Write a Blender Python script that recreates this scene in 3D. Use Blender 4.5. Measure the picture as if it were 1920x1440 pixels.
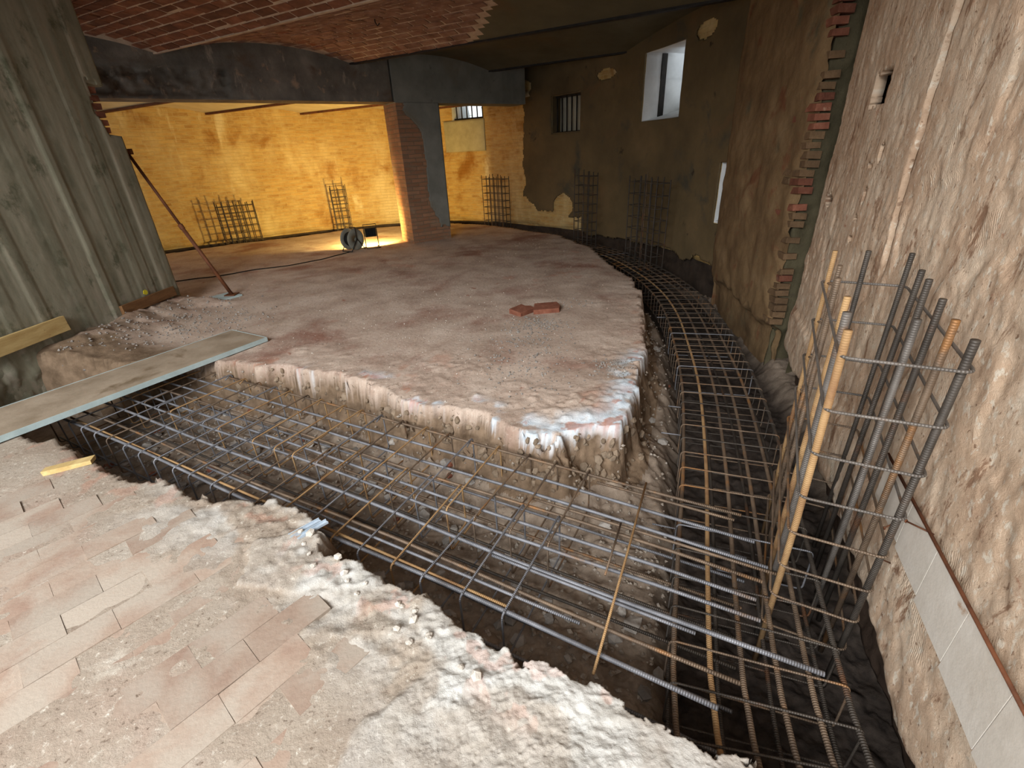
import bpy, bmesh, math, random
import numpy as np
from mathutils import Vector, Matrix

for o in list(bpy.data.objects):
    bpy.data.objects.remove(o, do_unlink=True)
SC = bpy.context.scene
COL = SC.collection
random.seed(7)
RNG = np.random.default_rng(11)

# ------------------------------------------------------------------ camera
FPX = 868.0
PITCH = math.radians(26.6)
ROLL = math.atan(85 / 1730.0)
EYE = Vector((0, 0, 1.6))
fw = Vector((0, math.cos(PITCH), -math.sin(PITCH)))
rt = Vector((1, 0, 0))
up = rt.cross(fw)
ex = rt * math.cos(ROLL) - up * math.sin(ROLL)
ey = rt * math.sin(ROLL) + up * math.cos(ROLL)
cam_d = bpy.data.cameras.new('camera')
cam_d.sensor_fit = 'HORIZONTAL'
cam_d.sensor_width = 36.0
cam_d.lens = 36.0 * FPX / 1920.0
cam_d.clip_start = 0.02
cam_d.clip_end = 200
cam = bpy.data.objects.new('camera', cam_d)
COL.objects.link(cam)
cam.matrix_world = Matrix(((ex.x, ey.x, -fw.x, EYE.x), (ex.y, ey.y, -fw.y, EYE.y), (ex.z, ey.z, -fw.z, EYE.z), (0, 0, 0, 1)))
SC.camera = cam

# ------------------------------------------------------------------ world, daylight, exposure
SC.view_settings.view_transform = 'Standard'
SC.view_settings.look = 'None'
SC.view_settings.gamma = 1.0
SC.view_settings.use_curve_mapping = False
SC.view_settings.exposure = 0.32

W = bpy.data.worlds.new('world')
SC.world = W
W.use_nodes = True
bg = W.node_tree.nodes['Background']
bg.inputs['Color'].default_value = (0.86, 0.93, 1.0, 1)
bg.inputs['Strength'].default_value = 1.3


def area(name, loc, target, sx, sy, power, col):
    d = bpy.data.lights.new(name, 'AREA')
    d.shape = 'RECTANGLE'
    d.size, d.size_y, d.energy, d.color = sx, sy, power, col
    o = bpy.data.objects.new(name, d)
    COL.objects.link(o)
    o.location = loc
    v = Vector(target) - Vector(loc)
    o.rotation_euler = v.to_track_quat('-Z', 'Y').to_euler()
    return o


# added area light for unseen daylight behind the viewer
area('court_daylight', (-3.2, -3.7, 4.3), (0.2, 3.4, 0.0), 4.0, 2.6, 800, (0.97, 0.985, 1.0))

# ------------------------------------------------------------------ node helpers


def newmat(name):
    m = bpy.data.materials.new(name)
    m.use_nodes = True
    nt = m.node_tree
    b = nt.nodes['Principled BSDF']
    return m, nt, b


def lin(c):
    return tuple(((x / 255.0) / 12.92 if x / 255.0 <= 0.04045 else ((x / 255.0 + 0.055) / 1.055) ** 2.4) for x in c) + (1.0,)


class NB:
    """small node builder"""

    def __init__(self, nt, coord='OBJ'):
        self.nt = nt
        self.l = nt.links
        tc = nt.nodes.new('ShaderNodeTexCoord')
        geo = nt.nodes.new('ShaderNodeNewGeometry')
        self.coords = {'OBJ': tc.outputs['Object'], 'UV': tc.outputs['UV'], 'POS': geo.outputs['Position']}
        self.c = self.coords[coord]

    def vec(self, stretch=None, rot=None, coord=None):
        c = self.coords[coord] if coord else self.c
        if stretch is None and rot is None:
            return c
        m = self.nt.nodes.new('ShaderNodeMapping')
        if stretch:
            m.inputs['Scale'].default_value = stretch
        if rot:
            m.inputs['Rotation'].default_value = rot
        self.l.new(c, m.inputs['Vector'])
        return m.outputs['Vector']

    def noise(self, scale, detail=6, rough=0.6, stretch=None, dist=0.0, rot=None, coord=None):
        n = self.nt.nodes.new('ShaderNodeTexNoise')
        n.inputs['Scale'].default_value = scale
        n.inputs['Detail'].default_value = detail
        n.inputs['Roughness'].default_value = rough
        n.inputs['Distortion'].default_value = dist
        self.l.new(self.vec(stretch, rot, coord), n.inputs['Vector'])
        return n.outputs['Fac']

    def ramp(self, fac, stops, interp='LINEAR'):
        r = self.nt.nodes.new('ShaderNodeValToRGB')
        r.color_ramp.interpolation = interp
        e = r.color_ramp.elements
        while len(e) < len(stops):
            e.new(0.5)
        for i, (p, c) in enumerate(stops):
            e[i].position = p
            e[i].color = c
        self.l.new(fac, r.inputs['Fac'])
        return r.outputs['Color']

    def mask(self, fac, lo, hi):
        m = self.nt.nodes.new('ShaderNodeMapRange')
        m.interpolation_type = 'SMOOTHSTEP'
        m.inputs['From Min'].default_value = lo
        m.inputs['From Max'].default_value = hi
        self.l.new(fac, m.inputs['Value'])
        return m.outputs['Result']

    def math(self, op, a, b=None):
        m = self.nt.nodes.new('ShaderNodeMath')
        m.operation = op
        for i, v in enumerate((a, b)):
            if v is None:
                continue
            if isinstance(v, (int, float)):
                m.inputs[i].default_value = v
            else:
                self.l.new(v, m.inputs[i])
        return m.outputs[0]

    def mix(self, fac, a, b, mode='MIX'):
        m = self.nt.nodes.new('ShaderNodeMix')
        m.data_type = 'RGBA'
        m.blend_type = mode
        for s, v in (('Factor', fac), ('A', a), ('B', b)):
            sock = [i for i in m.inputs if i.name == s and (i.type == 'RGBA' if s != 'Factor' else i.type == 'VALUE')][0]
            if isinstance(v, (int, float, tuple)):
                sock.default_value = v
            else:
                self.l.new(v, sock)
        return [o for o in m.outputs if o.type == 'RGBA'][0]

    def bump(self, h, strength=0.5, dist=0.02, prev=None):
        b = self.nt.nodes.new('ShaderNodeBump')
        b.inputs['Strength'].default_value = strength
        b.inputs['Distance'].default_value = dist
        self.l.new(h, b.inputs['Height'])
        if prev is not None:
            self.l.new(prev, b.inputs['Normal'])
        return b.outputs['Normal']

    def sep(self, coord='POS'):
        s = self.nt.nodes.new('ShaderNodeSeparateXYZ')
        self.l.new(self.coords[coord], s.inputs[0])
        return s.outputs

    def attr(self, name):
        a = self.nt.nodes.new('ShaderNodeAttribute')
        a.attribute_name = name
        s = self.nt.nodes.new('ShaderNodeSeparateColor')
        self.l.new(a.outputs['Color'], s.inputs[0])
        return s.outputs

    def orand(self):
        return self.nt.nodes.new('ShaderNodeObjectInfo').outputs['Random']


def simple(name, stops, scale=6, rough=0.85, bump=0.4, bscale=30, bdist=0.01, stretch=None, layers=(), coord='POS', metallic=0.0, objvar=0.0):
    """stops: [(pos, rgb255)]; layers: (scale, lo, hi, rgb255, stretch)"""
    m, nt, b = newmat(name)
    nb = NB(nt, coord)
    c = nb.ramp(nb.noise(scale, 8, 0.62, stretch), [(p, lin(q)) for p, q in stops])
    for (s, lo, hi, rgb, st) in layers:
        c = nb.mix(nb.mask(nb.noise(s, 7, 0.6, st, 0.3), lo, hi), c, lin(rgb))
    if objvar:
        r = nb.orand()
        v = nb.math('MULTIPLY_ADD', r, objvar * 2)
        nt.nodes[-1].inputs[2].default_value = 1 - objvar
        hs = nt.nodes.new('ShaderNodeHueSaturation')
        nt.links.new(v, hs.inputs['Value'])
        nt.links.new(c, hs.inputs['Color'])
        c = hs.outputs['Color']
    nt.links.new(c, b.inputs['Base Color'])
    b.inputs['Roughness'].default_value = rough
    b.inputs['Metallic'].default_value = metallic
    b.inputs['Specular IOR Level'].default_value = 0.25
    if bump:
        nt.links.new(nb.bump(nb.noise(bscale, 8, 0.65, stretch), bump, bdist), b.inputs['Normal'])
    return m


M = {}

# ---- ground materials: zone attribute r = lime crust, g = brick (painted shade in the bed), b = earth


def ground_mat(name, stops, lime, brick, earth, pit=0.0, layers=()):
    m, nt, b = newmat(name)
    nb = NB(nt, 'POS')
    z = nb.attr('zone')
    c = nb.ramp(nb.noise(2.2, 9, 0.62, None, 0.4), [(p, lin(q)) for p, q in stops])
    for (s, lo, hi, rgb, st) in layers:
        c = nb.mix(nb.mask(nb.noise(s, 7, 0.6, st, 0.3), lo, hi), c, lin(rgb))
    spk = nb.noise(38, 4, 0.7)
    c = nb.mix(nb.mask(spk, 0.55, 0.8), c, lin((214, 205, 190)))
    c = nb.mix(nb.mask(spk, 0.42, 0.3), c, lin((112, 96, 82)))
    ec = nb.ramp(nb.noise(9, 8, 0.65), [(0.3, lin(earth[0])), (0.7, lin(earth[1]))])
    c = nb.mix(z[2], c, ec)
    lc = nb.ramp(nb.noise(14, 8, 0.6), [(0.35, lin(lime[0])), (0.6, lin(lime[1]))])
    c = nb.mix(z[0], c, lc)
    bc = nb.ramp(nb.noise(20, 6, 0.6), [(0.35, lin(brick[0])), (0.65, lin(brick[1]))])
    c = nb.mix(z[1], c, bc)
    nt.links.new(c, b.inputs['Base Color'])
    b.inputs['Roughness'].default_value = 0.92
    b.inputs['Specular IOR Level'].default_value = 0.15
    n1 = nb.bump(nb.noise(26, 8, 0.7), 0.45, 0.02)
    n2 = nb.bump(nb.noise(120, 5, 0.7), 0.4, 0.006, n1)
    nt.links.new(n2, b.inputs['Normal'])
    return m


M['floor'] = ground_mat('dusty_floor', [(0.25, (134, 116, 100)), (0.5, (157, 143, 127)), (0.75, (174, 163, 149))],
                        ((170, 165, 156), (194, 191, 184)), ((178, 104, 78), (200, 132, 102)), ((96, 78, 62), (138, 116, 96)),
                        layers=((0.9, 0.52, 0.72, (158, 134, 118), None), (3.0, 0.6, 0.8, (192, 183, 168), None)))
M['slab'] = ground_mat('worn_slab', [(0.25, (156, 134, 118)), (0.5, (188, 167, 150)), (0.75, (207, 190, 174))],
                       ((192, 203, 211), (220, 230, 236)), ((176, 106, 78), (192, 130, 98)), ((92, 75, 58), (140, 118, 96)),
                       layers=((0.8, 0.5, 0.68, (146, 108, 92), None), (1.7, 0.58, 0.75, (172, 152, 134), None), (5, 0.64, 0.75, (150, 96, 76), None)))
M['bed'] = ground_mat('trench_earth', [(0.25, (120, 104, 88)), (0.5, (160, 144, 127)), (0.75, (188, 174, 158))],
                      ((170, 166, 160), (200, 198, 194)), ((46, 40, 36), (70, 61, 54)), ((108, 93, 79), (160, 144, 127)))  # dark brick pair is trench shade painted under the curved cage


def brick_mat(name, c1, c2, mortar, layers=(), bw=0.28, rh=0.072, ms=0.007, bumpd=0.012, objscale=None):
    m, nt, b = newmat(name)
    nb = NB(nt, 'UV')
    t = nt.nodes.new('ShaderNodeTexBrick')
    t.inputs['Scale'].default_value = 1.0
    t.inputs['Brick Width'].default_value = bw
    t.inputs['Row Height'].default_value = rh
    t.inputs['Mortar Size'].default_value = ms
    t.inputs['Mortar Smooth'].default_value = 0.35
    t.inputs['Color1'].default_value = lin(c1)
    t.inputs['Color2'].default_value = lin(c2)
    t.inputs['Mortar'].default_value = lin(mortar)
    # wobble the joints a little
    wob = nt.nodes.new('ShaderNodeTexNoise')
    wob.inputs['Scale'].default_value = 7
    nt.links.new(nb.c, wob.inputs['Vector'])
    va = nt.nodes.new('ShaderNodeVectorMath')
    va.operation = 'MULTIPLY_ADD'
    va.inputs[1].default_value = (0.03, 0.02, 0)
    nt.links.new(wob.outputs['Color'], va.inputs[0])
    nt.links.new(nb.c, va.inputs[2])
    nt.links.new(va.outputs[0], t.inputs['Vector'])
    c = nb.mix(nb.mask(nb.noise(5, 7, 0.65, (1, 3, 1)), 0.3, 0.8), t.outputs['Color'], lin(mortar))
    for (s, lo, hi, rgb, st) in layers:
        c = nb.mix(nb.mask(nb.noise(s, 7, 0.62, st, 0.3), lo, hi), c, lin(rgb))
    nt.links.new(c, b.inputs['Base Color'])
    b.inputs['Roughness'].default_value = 0.9
    b.inputs['Specular IOR Level'].default_value = 0.15
    inv = nb.math('SUBTRACT', 1.0, t.outputs['Fac'])
    n1 = nb.bump(inv, 0.9, bumpd)
    n2 = nb.bump(nb.noise(35, 6, 0.7), 0.6, 0.012, n1)
    nt.links.new(n2, b.inputs['Normal'])
    return m


M['wallbrick'] = brick_mat('old_brick_wall', (160, 120, 66), (190, 152, 88), (198, 172, 118),
                           layers=((0.9, 0.48, 0.7, (212, 190, 140), (1, .5, 1)), (1.1, 0.54, 0.72, (150, 104, 48), None), (2.2, 0.6, 0.72, (214, 196, 152), (1, .25, 1)),
                                   (9, 0.66, 0.75, (92, 66, 46), (1, 4, 1))))
M['pillarbrick'] = brick_mat('pillar_brick', (140, 96, 70), (168, 122, 92), (128, 108, 88),
                             layers=((2.0, 0.52, 0.72, (148, 130, 110), None), (6, 0.62, 0.75, (84, 62, 48), (1, 3, 1))))
M['plaster_ochre'] = simple('ochre_plaster', [(0.3, (82, 70, 50)), (0.55, (105, 89, 62)), (0.75, (124, 102, 72))], 0.9, bump=0.3, bscale=25,
                            layers=((1.6, 0.56, 0.72, (76, 72, 60), None), (0.6, 0.56, 0.68, (120, 88, 60), None), (3.5, 0.64, 0.74, (54, 46, 36), None)))
M['white_reveal'] = simple('white_reveal', [(0.3, (206, 208, 208)), (0.7, (232, 233, 232))], 3, bump=0.15, bscale=40)
M['grey_render'] = simple('grey_render', [(0.3, (108, 108, 100)), (0.7, (136, 135, 126))], 2.5, bump=0.25, bscale=40,
                          layers=((1.2, 0.55, 0.7, (118, 112, 98), None), (6, 0.64, 0.72, (92, 88, 80), None)))
M['ceil_plaster'] = simple('ceiling_plaster', [(0.3, (84, 78, 58)), (0.7, (104, 96, 74))], 1.6, bump=0.25, bscale=30,
                           layers=((0.9, 0.55, 0.72, (98, 82, 58), None),))
M['pale_plaster'] = simple('pale_lime_plaster', [(0.3, (184, 168, 134)), (0.7, (212, 198, 164))], 2, bump=0.3, bscale=30)
M['mortar'] = simple('lime_mortar', [(0.3, (172, 146, 122)), (0.7, (206, 184, 160))], 8, bump=0.6, bscale=60)
M['vaultbrick'] = simple('vault_brick', [(0.25, (92, 58, 42)), (0.55, (124, 78, 56)), (0.8, (150, 104, 78))], 7, bump=0.6, bscale=45, objvar=0.3,
                         layers=((3.0, 0.6, 0.75, (172, 146, 122), None),))
M['vaultbrick2'] = simple('vault_brick_dusty', [(0.25, (104, 74, 58)), (0.5, (140, 104, 86)), (0.75, (172, 138, 116))], 5, bump=0.7, bscale=40,
                          layers=((2.2, 0.58, 0.72, (124, 70, 50), None), (1.1, 0.6, 0.74, (180, 152, 130), None)))
M['redbrick'] = simple('red_brick', [(0.25, (98, 58, 44)), (0.55, (124, 77, 59)), (0.8, (146, 101, 81))], 12, bump=0.6, bscale=60, objvar=0.25,
                       layers=((6, 0.62, 0.76, (170, 146, 122), None),))
M['dustbrick'] = simple('mortar_smeared_brick', [(0.25, (88, 68, 49)), (0.55, (110, 87, 63)), (0.8, (126, 102, 76))], 9, bump=0.8, bscale=40, objvar=0.15)
M['tile'] = simple('dusty_tile', [(0.25, (136, 108, 92)), (0.5, (154, 133, 116)), (0.75, (168, 152, 136))], 5, bump=0.3, bscale=60, objvar=0.1,
                   layers=((2.5, 0.42, 0.62, (163, 150, 135), None),))
M['steel_dark'] = None
M['concrete_beam'] = simple('dark_old_concrete', [(0.3, (82, 78, 72)), (0.55, (114, 108, 99)), (0.8, (148, 140, 129))], 2.2, bump=0.6, bscale=30,
                            layers=((3, 0.6, 0.72, (150, 138, 124), (2.5, 2.5, 0.8)), (1.1, 0.52, 0.66, (96, 80, 66), None), (5, 0.6, 0.7, (150, 128, 108), None)))
M['earth'] = simple('raw_earth', [(0.3, (70, 56, 44)), (0.7, (112, 92, 74))], 6, bump=1.0, bscale=25)
M['soot_earth'] = simple('dark_damp_footing', [(0.3, (44, 36, 30)), (0.7, (70, 58, 48))], 6, bump=1.0, bscale=25)  # earth footing, darkened to paint the shadow line at the wall foot
M['stone'] = simple('rubble_stone', [(0.3, (122, 114, 106)), (0.7, (172, 166, 158))], 8, bump=0.5, bscale=40, objvar=0.3)
M['face_stone'] = simple('buried_stone', [(0.3, (104, 88, 70)), (0.7, (152, 134, 114))], 8, bump=0.5, bscale=40, objvar=0.2)
M['bedgravel'] = simple('bed_gravel', [(0.3, (112, 98, 84)), (0.5, (150, 138, 124)), (0.7, (178, 170, 160))], 22, bump=0.4, bscale=60)
M['chunk'] = simple('mortar_chunk', [(0.3, (178, 168, 154)), (0.7, (214, 206, 194))], 9, bump=0.7, bscale=50, objvar=0.12)


def board_concrete():
    m, nt, b = newmat('board_marked_concrete')
    nb = NB(nt, 'UV')
    # vertical board imprint tone: noise that only varies along the wall
    v1 = nb.noise(1.0, 2, 0.5, (7.5, 0.12, 1))
    c = nb.ramp(v1, [(0.3, lin((106, 105, 87))), (0.5, lin((130, 127, 108))), (0.62, lin((158, 151, 132))), (0.75, lin((122, 120, 101)))])
    c = nb.mix(nb.mask(nb.noise(1.8, 8, 0.65, (1.2, 0.8, 1)), 0.4, 0.62), c, lin((140, 136, 117)))
    c = nb.mix(nb.mask(nb.noise(2.4, 8, 0.72, (1.3, 0.8, 1)), 0.53, 0.66), c, lin((94, 95, 76)))
    c = nb.mix(nb.mask(nb.noise(9, 6, 0.7, (2, 1, 1)), 0.62, 0.75), c, lin((158, 154, 140)))
    # lime splashes low on the face
    c = nb.mix(nb.math('MULTIPLY', nb.mask(nb.noise(5, 8, 0.7), 0.48, 0.62), nb.mask(nb.sep('UV')[1], 0.75, 0.1)), c, lin((150, 142, 126)))
    nt.links.new(c, b.inputs['Base Color'])
    b.inputs['Roughness'].default_value = 0.9
    b.inputs['Specular IOR Level'].default_value = 0.2
    n1 = nb.bump(nb.noise(24, 8, 0.7, (1.3, 0.9, 1)), 0.3, 0.006)
    nt.links.new(n1, b.inputs['Normal'])
    return m


M['boardconc'] = board_concrete()


def adhesive_wall():
    """stripped wall with combed mortar traces"""
    m, nt, b = newmat('stripped_mortar_wall')
    nb = NB(nt, 'UV')
    c = nb.ramp(nb.noise(2.4, 9, 0.66), [(0.25, lin((164, 132, 107))), (0.45, lin((200, 172, 145))), (0.6, lin((214, 192, 167))), (0.8, lin((200, 178, 156)))])
    c = nb.mix(nb.mask(nb.noise(3.5, 8, 0.7, (1.6, 0.5, 1)), 0.56, 0.7), c, lin((206, 192, 172)))
    c = nb.mix(nb.mask(nb.noise(6, 8, 0.7), 0.6, 0.72), c, lin((168, 116, 88)))
    c = nb.mix(nb.mask(nb.noise(11, 6, 0.7), 0.64, 0.76), c, lin((110, 90, 72)))
    c = nb.mix(nb.mask(nb.noise(2.0, 6, 0.6, (1, 1, 1)), 0.62, 0.8), c, lin((150, 150, 136)))
    c = nb.mix(nb.mask(nb.noise(26, 5, 0.65, (1.3, 0.7, 1)), 0.54, 0.63), c, lin((216, 202, 182)))
    c = nb.mix(nb.mask(nb.noise(34, 5, 0.65, (1.2, 0.8, 1), 0.3), 0.6, 0.68), c, lin((140, 112, 90)))
    c = nb.mix(nb.mask(nb.noise(4.2, 9, 0.75, (1.5, 0.6, 1), 0.6), 0.56, 0.63), c, lin((150, 118, 94)))
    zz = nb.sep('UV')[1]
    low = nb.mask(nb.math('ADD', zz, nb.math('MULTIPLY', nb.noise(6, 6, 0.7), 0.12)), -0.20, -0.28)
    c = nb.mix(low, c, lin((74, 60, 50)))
    nt.links.new(c, b.inputs['Base Color'])
    b.inputs['Roughness'].default_value = 0.9
    b.inputs['Specular IOR Level'].default_value = 0.15
    w = nt.nodes.new('ShaderNodeTexWave')
    w.inputs['Scale'].default_value = 30
    w.inputs['Distortion'].default_value = 2.5
    w.inputs['Detail'].default_value = 3
    w.inputs['Detail Scale'].default_value = 2
    nt.links.new(nb.vec(None, (0, 0, math.radians(24))), w.inputs['Vector'])
    comb = nb.math('MULTIPLY', w.outputs['Fac'], nb.mask(nb.noise(2.2, 4, 0.6), 0.54, 0.6))
    n1 = nb.bump(comb, 0.35, 0.004)
    n2 = nb.bump(nb.noise(42, 9, 0.75, None, 0.5), 0.7, 0.010, n1)
    nt.links.new(n2, b.inputs['Normal'])
    return m


M['adhesive'] = adhesive_wall()
M['pier_tan'] = simple('tan_rough_plaster', [(0.3, (98, 76, 52)), (0.55, (124, 100, 70)), (0.75, (140, 116, 86))], 2.2, bump=0.8, bscale=22,
                       layers=((3, 0.58, 0.7, (112, 74, 50), None), (1.4, 0.6, 0.72, (92, 86, 66), None)))
M['gap_green'] = simple('weathered_render', [(0.3, (70, 64, 46)), (0.7, (94, 86, 64))], 3, bump=0.9, bscale=22, layers=((7, 0.6, 0.7, (74, 66, 50), None),))


def rebar_mat(name, c1, c2, rust, rlo, rhi, metallic=0.35, rough=0.55):
    m, nt, b = newmat(name)
    nb = NB(nt, 'UV')
    r = nb.orand()
    c = nb.ramp(nb.noise(8, 5, 0.6, None, 0, None, 'POS'), [(0.3, lin(c1)), (0.7, lin(c2))])
    c = nb.mix(nb.mask(nb.noise(3.5, 6, 0.65, None, 0, None, 'POS'), rlo, rhi), c, lin(rust))
    nt.links.new(c, b.inputs['Base Color'])
    b.inputs['Metallic'].default_value = metallic
    b.inputs['Roughness'].default_value = rough
    w = nt.nodes.new('ShaderNodeTexWave')
    w.wave_type = 'BANDS'
    w.bands_direction = 'X'
    w.inputs['Scale'].default_value = 36
    w.inputs['Distortion'].default_value = 0.0
    mp = nb.vec(None, (0, 0, 0.0))
    nt.links.new(mp, w.inputs['Vector'])
    nt.links.new(nb.bump(w.outputs['Fac'], 0.6, 0.0025), b.inputs['Normal'])
    return m


M['steel'] = rebar_mat('rebar_grey', (96, 96, 99), (138, 138, 142), (132, 104, 76), 0.58, 0.76)
M['steel_col'] = rebar_mat('rebar_column', (84, 78, 72), (118, 111, 104), (120, 86, 56), 0.56, 0.72)
M['steel_brown'] = rebar_mat('rebar_brown', (84, 70, 58), (128, 108, 88), (150, 104, 58), 0.52, 0.7)
M['steel_rust'] = rebar_mat('rebar_rust', (142, 108, 70), (174, 140, 96), (124, 88, 58), 0.5, 0.7, 0.15, 0.75)
M['steel_deep'] = rebar_mat('rebar_dark', (58, 52, 46), (86, 78, 70), (104, 68, 42), 0.55, 0.72)
M['iron'] = simple('black_iron', [(0.3, (34, 32, 30)), (0.7, (56, 50, 44))], 9, bump=0.2, metallic=0.3, rough=0.6)
M['iron_rust'] = simple('rusty_iron', [(0.3, (74, 46, 32)), (0.7, (116, 70, 44))], 9, bump=0.3, metallic=0.2, rough=0.7)
M['panel_top'] = simple('dirty_panel', [(0.3, (132, 116, 96)), (0.6, (160, 144, 124)), (0.8, (150, 146, 134))], 3, bump=0.3, bscale=30, stretch=(1.2, 1.2, 1),
                        layers=((2, 0.58, 0.7, (110, 92, 70), None),))
M['panel_edge'] = simple('panel_edge', [(0.3, (150, 164, 162)), (0.7, (178, 192, 190))], 6, bump=0.2)
M['wood'] = simple('pale_timber', [(0.3, (176, 146, 92)), (0.7, (208, 182, 126))], 4, bump=0.2, stretch=(6, 1, 6), layers=((8, 0.62, 0.72, (128, 96, 58), (3, 1, 3)),))
M['wood_brown'] = simple('brown_timber', [(0.3, (96, 66, 40)), (0.7, (132, 96, 62))], 5, bump=0.3, stretch=(6, 1, 6))
M['blue_strip'] = simple('pale_blue_plastic', [(0.3, (150, 164, 176)), (0.7, (190, 202, 212))], 14, bump=0.2)
M['grey_plastic'] = simple('grey_plastic', [(0.3, (112, 112, 102)), (0.7, (140, 140, 128))], 8, bump=0.1, rough=0.6)
M['black_plastic'] = simple('black_plastic', [(0.3, (16, 16, 16)), (0.7, (28, 28, 27))], 8, bump=0.05, rough=0.5)
M['skirt_tile'] = simple('white_skirting', [(0.3, (196, 186, 172)), (0.7, (216, 208, 196))], 5, bump=0.15, bscale=30, rough=0.6,
                         layers=((7, 0.66, 0.74, (166, 128, 96), None),))
M['board_panel'] = simple('grey_board', [(0.3, (150, 144, 118)), (0.7, (178, 170, 142))], 4, bump=0.2)
M['old_pane'] = simple('grey_pane', [(0.3, (160, 157, 140)), (0.7, (186, 182, 164))], 4, bump=0.05, rough=0.4)
M['soot'] = simple('sooty_cavity', [(0.3, (26, 23, 20)), (0.7, (40, 36, 31))], 5, bump=0.5)  # near-black lining paints the unlit depth of the wall pocket
M['yellow_paint'] = simple('yellow_paint', [(0.3, (196, 180, 30)), (0.7, (216, 204, 60))], 9, bump=0.1)
M['leaf'] = simple('leaf', [(0.3, (70, 120, 40)), (0.7, (130, 180, 70))], 5, bump=0.1)

# ------------------------------------------------------------------ numpy noise
TAB = RNG.random((256, 256))
TB2 = RNG.random((256, 256))
TB3 = RNG.random((256, 256))


def vnoise(x, y, tab=TAB):
    xi = np.floor(x).astype(int)
    yi = np.floor(y).astype(int)
    fx, fy = x - xi, y - yi
    fx = fx * fx * (3 - 2 * fx)
    fy = fy * fy * (3 - 2 * fy)
    a = tab[xi % 256, yi % 256]
    b = tab[(xi + 1) % 256, yi % 256]
    c = tab[xi % 256, (yi + 1) % 256]
    d = tab[(xi + 1) % 256, (yi + 1) % 256]
    return (a * (1 - fx) + b * fx) * (1 - fy) + (c * (1 - fx) + d * fx) * fy


def fbm(x, y, oct=4, gain=0.5):
    """-1..1-ish"""
    s = 0
    a = 1.0
    t = 0
    for k in range(oct):
        s = s + a * (vnoise(x + 17.3 * k, y - 9.1 * k) * 2 - 1)
        t += a
        a *= gain
        x = x * 2.03
        y = y * 2.03
    return s / t * 1.5


def worley(x, y):
    xi = np.floor(x).astype(int)
    yi = np.floor(y).astype(int)
    f1 = np.full(x.shape, 9.0)
    f2 = np.full(x.shape, 9.0)
    idv = np.zeros(x.shape)
    for dx in (-1, 0, 1):
        for dy in (-1, 0, 1):
            cx, cy = (xi + dx) % 256, (yi + dy) % 256
            px = xi + dx + 0.1 + 0.8 * TB2[cx, cy]
            py = yi + dy + 0.1 + 0.8 * TB3[cx, cy]
            d = np.hypot(px - x, py - y)
            closer = d < f1
            f2 = np.where(closer, f1, np.minimum(f2, d))
            idv = np.where(closer, TAB[cx, cy], idv)
            f1 = np.where(closer, d, f1)
    return f1, f2, idv


def polysd(x, y, poly):
    """signed distance, positive inside"""
    P = np.array(poly, float)
    n = len(P)
    d2 = np.full(x.shape, 1e9)
    ins = np.zeros(x.shape, bool)
    for i in range(n):
        a, b = P[i], P[(i + 1) % n]
        e = b - a
        wx, wy = x - a[0], y - a[1]
        t = np.clip((wx * e[0] + wy * e[1]) / (e @ e + 1e-12), 0, 1)
        d2 = np.minimum(d2, (wx - t * e[0]) ** 2 + (wy - t * e[1]) ** 2)
        c = ((a[1] > y) != (b[1] > y)) & (x < (b[0] - a[0]) * (y - a[1]) / (b[1] - a[1] + 1e-12) + a[0])
        ins ^= c
    d = np.sqrt(d2)
    return np.where(ins, d, -d)


def sstep(a, b, x):
    t = np.clip((x - a) / (b - a), 0, 1)
    return t * t * (3 - 2 * t)

# ------------------------------------------------------------------ object helpers


def tag(o, label, cat=None, group=None, kind=None):
    if label:
        o['label'] = label
    if cat:
        o['category'] = cat
    if group:
        o['group'] = group
    if kind:
        o['kind'] = kind
    return o


def link(name, me, mat=None, parent=None, loc=None):
    if mat is not None and len(me.materials) == 0:
        me.materials.append(M[mat] if isinstance(mat, str) else mat)
    o = bpy.data.objects.new(name, me)
    COL.objects.link(o)
    if parent is not None:
        o.parent = parent
    if loc is not None:
        o.location = loc
    return o


def empty(name, loc=(0, 0, 0)):
    o = bpy.data.objects.new(name, None)
    o.empty_display_size = 0.1
    COL.objects.link(o)
    o.location = loc
    return o


def mesh(name, V, Fc, smooth=False, uv=None):
    me = bpy.data.meshes.new(name)
    me.from_pydata([tuple(map(float, v)) for v in V], [], [tuple(int(i) for i in f) for f in Fc])
    if uv is not None:
        ul = me.uv_layers.new(name='UVMap')
        idx = np.zeros(len(me.loops), np.int32)
        me.loops.foreach_get('vertex_index', idx)
        ul.data.foreach_set('uv', np.asarray(uv, np.float32)[idx].ravel())
    if smooth:
        me.polygons.foreach_set('use_smooth', np.ones(len(me.polygons), bool))
    me.update()
    return me


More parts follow.
